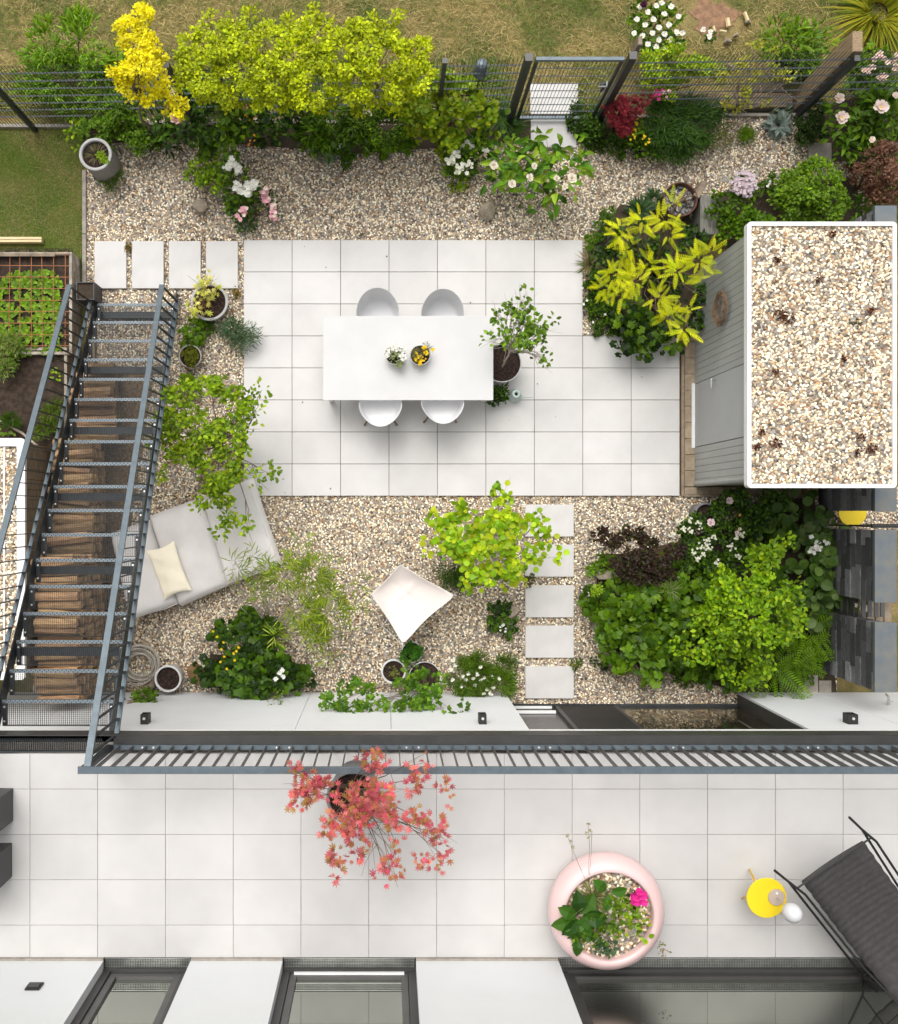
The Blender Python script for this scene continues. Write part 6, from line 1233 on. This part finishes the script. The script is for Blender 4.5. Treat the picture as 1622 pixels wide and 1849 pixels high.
plant('ivy_patch', 'small leaved green patch above the long pointed rock', 'plant', [(1070, 1020, 12, .2), (1095, 1005, 12, .22), (1085, 1022, 12, .2), (1110, 1018, 8, .3), (1110, 1050, 8, .3)], 'oval', .06, 3, DG, stem=None)
plant('euphorbia', 'yellow green flower sprays left in the shady bed', 'plant', [(1078, 1070, 8, .45), (1085, 1062, 6, .45)], 'small', .035, 3, LM, stem=None)
plant('beech_shrub', 'bright green oval leaved shrub towering over the shady bed', 'shrub', [(1332, 1052, 32, 1.3), (1390, 1008, 26, 1.4), (1392, 1058, 36, 1.4), (1302, 1108, 36, 1.2), (1352, 1110, 40, 1.4), (1420, 1098, 26, 1.3), (1272, 1150, 20, 1.1), (1332, 1158, 26, 1.2), (1400, 1148, 26, 1.2), (1242, 1186, 12, 1.0), (1332, 1208, 26, .8), (1352, 1240, 15, .7), (1370, 1230, 12, .7), (1402, 985, 18, 1.4), (1428, 1060, 14, 1.3), (1265, 1115, 14, 1.1), (1300, 1070, 18, 1.2), (1220, 1160, 9, 1.0), (1310, 1225, 14, .7), (1440, 1100, 12, 1.2), (1360, 1020, 18, 1.3), (1290, 1040, 14, 1.1), (1380, 1190, 20, 1.0), (1290, 1190, 18, .9), (1310, 1150, 22, 1.2), (1370, 1150, 22, 1.2), (1440, 1130, 14, 1.2), (1310, 1080, 26, 1.2)], 'oval', .078, 3.4, [(.13, .31, .007), (.18, .39, .008), (.09, .22, .006), (.24, .43, .010)], base=(1350, 1100), rz=.4, clump=.15, nstem=16, sr=.007)
p = plant('spirea_white', 'dark bush with clusters of tiny cream flowers', 'shrub', [(1262, 960, 32, .5), (1290, 1000, 32, .5), (1320, 962, 28, .5), (1250, 1005, 24, .5), (1240, 955, 18, .4), (1345, 1000, 30, .5), (1310, 1030, 26, .5)], 'oval', .055, 3.4, DK + MD + DG[:1], stem=None)
for q in ((1225, 940, 5), (1235, 955, 5), (1248, 958, 5), (1262, 948, 8), (1268, 985, 8), (1255, 996, 7), (1270, 1002, 4), (1280, 988, 7), (1320, 988, 7), (1295, 1016, 6), (1278, 975, 4), (1248, 940, 5), (1340, 965, 5), (1330, 970, 5), (1290, 970, 4), (1333, 1005, 4), (1260, 1010, 4), (1215, 965, 4)): cluster(p, q[0], q[1], .72, q[2], .018, 10, (.76, .76, .62))
p = plant('rose_plant', 'rose bush with four pale pink blooms beside the grey pot', 'shrub', [(1320, 912, 28, .5), (1352, 936, 24, .5), (1392, 910, 28, .4), (1340, 905, 20, .5), (1372, 940, 24, .4), (1300, 925, 14, .45)], 'oval', .065, 3.0, MD + DK)
for q in ((1317, 904, .055), (1284, 943, .06), (1336, 955, .03), (1331, 962, .035), (1336, 930, .02)): flower(p, q[0], q[1], .75, q[2], (.80, .64, .66) if q[2] > .025 else (.8, .4, .1), None, 7, 3)
p = plant('round_leaf_bed', 'dark round leaved plants along the stone wall', 'plant', [(1422, 960, 32, .4), (1450, 1000, 40, .5), (1470, 1060, 36, .5), (1452, 1110, 28, .4), (1482, 962, 22, .4), (1412, 930, 26, .4), (1490, 1020, 22, .4), (1500, 1075, 20, .4), (1440, 1040, 26, .4), (1440, 905, 18, .3), (1470, 930, 18, .3), (1495, 1110, 20, .3)], 'round', .15, 2.4, [(.05, .13, .025), (.07, .16, .03), (.09, .18, .05), (.04, .10, .018)], stem=None)
for q in ((1463, 969, 5), (1478, 982, 5), (1477, 988, 4), (1469, 988, 3), (1465, 997, 5), (1494, 980, 5), (1478, 992, 3)): cluster(p, q[0], q[1], .65, q[2], .026, 5, WHITE)
plant('dark_undergrowth', 'shadowed low green foliage filling gaps of the shady bed', 'plant', [(1300, 1050, 40, .15), (1380, 960, 40, .15), (1350, 1180, 44, .15), (1420, 1180, 40, .15), (1250, 1200, 30, .12), (1290, 1130, 40, .15), (1400, 1110, 44, .15), (1460, 1140, 36, .15), (1200, 1140, 44, .15), (1300, 1200, 36, .12), (1380, 1060, 40, .15), (1470, 1200, 24, .1)], 'lobed', .12, 2.4, MD + DG[:1], stem=None)
fg = 'ferns beside the last stone wall'
for px, py, n, s_, lb in ((1402, 1205, 11, .62, 'green fern reaching toward the white wall'), (1462, 1135, 11, .62, 'green fern leaning on the last stone wall'), (1440, 1185, 9, .55, 'green fern in the middle of the three ferns')):
    rosette('fern', lb, 'fern', px, py, 'fern', s_, n, [(.10, .24, .01), (.14, .31, .012)], z=.35, el=(.15, .75), group=fg)
rosette('spider_tuft', 'pale green narrow leaved tuft below the barberry', 'plant', 1211, 1066, 'blade', .17, 46, [(.20, .28, .14), (.12, .22, .07)], z=.65, el=(.0, 1.2), base_z=.0)
plant('weed_patch', 'small weed in the gravel beside the shady bed', 'plant', [(1085, 1194, 10, .08)], 'small', .05, 2.4, DK, stem=None); plant('creeping_weed', 'thin green weed in the gravel near the sliding door', 'plant', [(1225, 1225, 8, .05), (1235, 1232, 7, .05), (1248, 1236, 6, .05)], 'small', .045, 1.6, MD, stem=None)
p = plant('white_sprig', 'white blossoms hanging in the gap of the slatted gate', 'plant', [(1545, 1100, 14, .6), (1520, 1095, 16, .4), (1500, 1100, 12, .3)], 'thin', .07, 2, DK, stem=None)
for q in ((1562, 1096, 4), (1557, 1104, 3), (1545, 1093, 2), (1564, 1100, 3)): cluster(p, q[0], q[1], .9, q[2], .028, 4, (.8, .78, .7))

# ================================================================== LEFT PLOT PLANTS
mb = MB(); n = 0
for x in np.arange(-6.6, -4.92, .085):
    for y in np.arange(P(0, 636, .42)[1], P(0, 488, .42)[1], .09):
        if math.sin(x * 7 + y * 3) + rng.normal(0, .5) > .9: continue
        k = rng.integers(4, 8); c = np.array([x + rng.normal(0, .022), y + rng.normal(0, .022), .40]); az = rng.uniform(0, 6.28) + np.arange(k) * 6.28 / k
        place(mb, 'ovalw', np.repeat([c], k, 0), az, rng.uniform(.15, .6, k), rng.normal(0, .2, k), rng.uniform(.05, .085, k), pickcol([(.13, .30, .015), (.18, .38, .02), (.09, .22, .012)], k))
o = mb.build('seedlings', M['leaf']); o['kind'] = 'stuff'; o['label'] = 'bright green seedlings sown thickly in the raised bed'
plant('sage', 'grey green sage spilling over the bed corner', 'plant', [(20, 640, 20, .5), (28, 615, 16, .55), (10, 665, 14, .5), (5, 620, 20, .5)], 'lance', .08, 3.2, [(.17, .24, .08), (.13, .22, .05), (.10, .24, .02)], stem=None, mode='up')
plant('parsley', 'round dark green herb in the lower raised bed', 'plant', [(23, 757, 15, .5)], 'thin', .06, 5, MD, stem=None, mode='up', zb=.34)
plant('chives_clump', 'green herb clump seen under the left handrail', 'plant', [(88, 752, 16, .5), (80, 778, 16, .48), (98, 738, 10, .5)], 'thin', .08, 3.5, DG + [(.13, .16, .02)], stem=None, mode='up', zb=.34)
plant('leek_leaf', 'single lime seedling at the edge of the lower raised bed', 'plant', [(7, 785, 7, .45), (12, 778, 5, .45)], 'ovalw', .07, 1.8, BR, stem=None, zb=.34); plant('bean_seedling', 'little lime seedling beside the rail in the lower bed', 'plant', [(106, 678, 7, .45), (101, 672, 5, .45)], 'ovalw', .06, 1.8, LM, stem=None, zb=.34)

# ================================================================== TERRACE PLANTS
MP = [(.60, .16, .13), (.54, .11, .13), (.48, .19, .08), (.38, .21, .06), (.62, .19, .19), (.58, .09, .14)]
plant('red_maple', 'coral red Japanese maple in the dark pot on the terrace', 'tree', [(560, 1430, 20, TZ + 1.3), (545, 1445, 18, TZ + 1.3), (590, 1425, 22, TZ + 1.4), (625, 1450, 24, TZ + 1.4), (655, 1430, 26, TZ + 1.5), (640, 1470, 22, TZ + 1.4), (690, 1425, 22, TZ + 1.4), (700, 1460, 24, TZ + 1.4), (672, 1480, 20, TZ + 1.3), (610, 1480, 18, TZ + 1.3), (590, 1500, 12, TZ + 1.3), (640, 1515, 16, TZ + 1.3), (615, 1540, 14, TZ + 1.2), (640, 1550, 10, TZ + 1.2), (608, 1575, 8, TZ + 1.1), (670, 1372, 16, TZ + 1.3), (690, 1368, 8, TZ + 1.3), (540, 1400, 9, TZ + 1.2), (552, 1392, 7, TZ + 1.2), (740, 1415, 14, TZ + 1.3), (760, 1412, 10, TZ + 1.2), (755, 1465, 14, TZ + 1.3), (785, 1490, 17, TZ + 1.3), (795, 1515, 8, TZ + 1.2), (715, 1530, 9, TZ + 1.2), (700, 1560, 9, TZ + 1.1), (715, 1572, 10, TZ + 1.1), (695, 1580, 6, TZ + 1.1), (755, 1545, 8, TZ + 1.1), (785, 1560, 9, TZ + 1.1), (800, 1538, 9, TZ + 1.1), (775, 1372, 6, TZ + 1.2), (800, 1418, 8, TZ + 1.2), (748, 1395, 5, TZ + 1.2), (805, 1440, 6, TZ + 1.2), (535, 1382, 5, TZ + 1.2), (722, 1485, 14, TZ + 1.3)], 'star', .075, 2.9, MP, base=(639, 1425), rz=.3, clump=.085, nstem=30, sr=.006, stem='bark', zb=TZ + .62, part='crown')
def bowlp(f, *a, **k): return f(*a, **k)
BZ = TZ + .42
rosette('broad_leaf_plant', 'big dark green pointed leaves on the left of the pink bowl', 'plant', 1046, 1655, 'hosta', .26, 11, [(.035, .12, .012), (.05, .16, .016), (.02, .08, .01)], z=BZ + .12, el=(.0, .5), base_z=BZ)
rosette('broad_leaf_plant', 'single broad leaf standing upright in the pink bowl', 'plant', 1098, 1612, 'hosta', .18, 3, [(.035, .13, .012)], z=BZ + .1, el=(.2, .6), base_z=BZ); rosette('broad_leaf_plant', 'drooping dark leaf over the lower left rim of the pink bowl', 'plant', 1042, 1690, 'hosta', .22, 4, [(.03, .11, .012), (.04, .14, .015)], z=BZ + .1, el=(.0, .5), base_z=BZ)
rosette('ornamental_grass', 'dry straw coloured grass tuft in the pink bowl', 'plant', 1070, 1622, 'blade', .24, 70, [(.32, .28, .14), (.22, .24, .08), (.14, .20, .04)], z=BZ, el=(-.1, 1.3))
m_ = thing('grass_stalk', 'two thin dry grass stalks rising from the pink bowl', 'plant', tuple(P(1062, 1600, BZ)))
m = MB()
for q in (((1062, 1590), (1065, 1530), (1062, 1485)), ((1060, 1595), (1045, 1560), (1024, 1508)), ((1064, 1590), (1068, 1540), (1069, 1500))): m.tube([tuple(P(q[0][0], q[0][1], BZ)), tuple(P(q[1][0], q[1][1], BZ + .35)), tuple(P(q[2][0], q[2][1], BZ + .6))], .0022, 4)
m.build('stalk', M['wood_old'], m_); mb = MB()
for q in ((1062, 1488), (1067, 1500), (1060, 1505), (1064, 1512), (1024, 1508), (1030, 1520), (1034, 1530)): place(mb, 'small', np.repeat([P(q[0], q[1], BZ + .6)], 4, 0), rng.uniform(0, 6.3, 4), rng.uniform(0, 1, 4), np.zeros(4), np.full(4, .03), pickcol([(.36, .34, .24)], 4))
mb.build('seed_head', M['leaf'], m_)
p = plant('pink_geranium', 'small plant with a bright magenta blossom in the pink bowl', 'plant', [(1140, 1625, 10, BZ + .12)], 'small', .05, 2.4, DK, stem=None, zb=BZ); cluster(p, 1154, 1619, BZ + .25, 11, .035, 20, (.75, .03, .30)); cluster(p, 1147, 1625, BZ + .22, 6, .032, 8, (.70, .03, .28))
plant('dark_sedum', 'dark green leafy plant in the middle of the pink bowl', 'plant', [(1110, 1645, 16, BZ + .12), (1115, 1665, 14, BZ + .1), (1095, 1690, 14, BZ + .1), (1060, 1690, 16, BZ + .1)], 'oval', .06, 2.6, MD + DG, stem=None, zb=BZ)
plant('lime_oxalis', 'lime green clover leaved plant on the right of the pink bowl', 'plant', [(1140, 1650, 12, BZ + .13), (1155, 1640, 9, BZ + .13), (1155, 1662, 10, BZ + .12), (1165, 1675, 8, BZ + .1), (1160, 1688, 7, BZ + .1), (1132, 1635, 7, BZ + .12), (1128, 1672, 8, BZ + .1)], 'round', .05, 1.8, LM + BR, stem=None, zb=BZ)
plant('blue_rue', 'blue green feathery plant at the bottom of the pink bowl', 'plant', [(1098, 1705, 12, BZ + .1), (1108, 1712, 8, BZ + .1), (1088, 1712, 8, BZ + .1)], 'small', .04, 2.6, [(.05, .13, .07), (.08, .17, .10)], stem=None, zb=BZ)
plant('hanging_sprig', 'tiny pinkish sprig hanging from the right rim of the pink bowl', 'plant', [(1195, 1712, 4, TZ + .3), (1202, 1720, 4, TZ + .2), (1188, 1706, 3, TZ + .4)], 'small', .03, 1.6, [(.4, .25, .2), (.18, .24, .08)], stem=None, zb=TZ)
p = plant('silver_cushion', 'pale silvery cushion plant between the bowl stones', 'plant', [(1147, 1682, 7, BZ + .05)], 'small', .03, 2.6, [(.5, .5, .42)], stem=None, zb=BZ)

# dry leaves blown over gravel and slabs
n = 420; x = rng.uniform(-4.4, 6.3, n); y = rng.uniform(-2.7, 5.9, n)
onp = (x > X0) & (x < X0 + 9 * PX) & (y > Y0 - 8 * PY) & (y < Y0); keep = ~onp | (rng.random(n) < .10); inshed = (x > 4.6) & (y > .2) & (y < 3.9); keep &= ~inshed
x, y, onp = x[keep], y[keep], onp[keep]; n = len(x)
mb = MB(); place(mb, 'small', np.stack([x, y, np.where(onp, .05, .035)], 1), rng.uniform(0, 6.28, n), rng.normal(0, .15, n), rng.normal(0, .3, n), rng.uniform(.015, .04, n), pickcol([(.16, .09, .04), (.22, .15, .06), (.10, .06, .03), (.12, .16, .03)], n))
o = mb.build('leaf_litter', M['leaf']); o['kind'] = 'stuff'; o['label'] = 'small dry leaves scattered over the gravel'
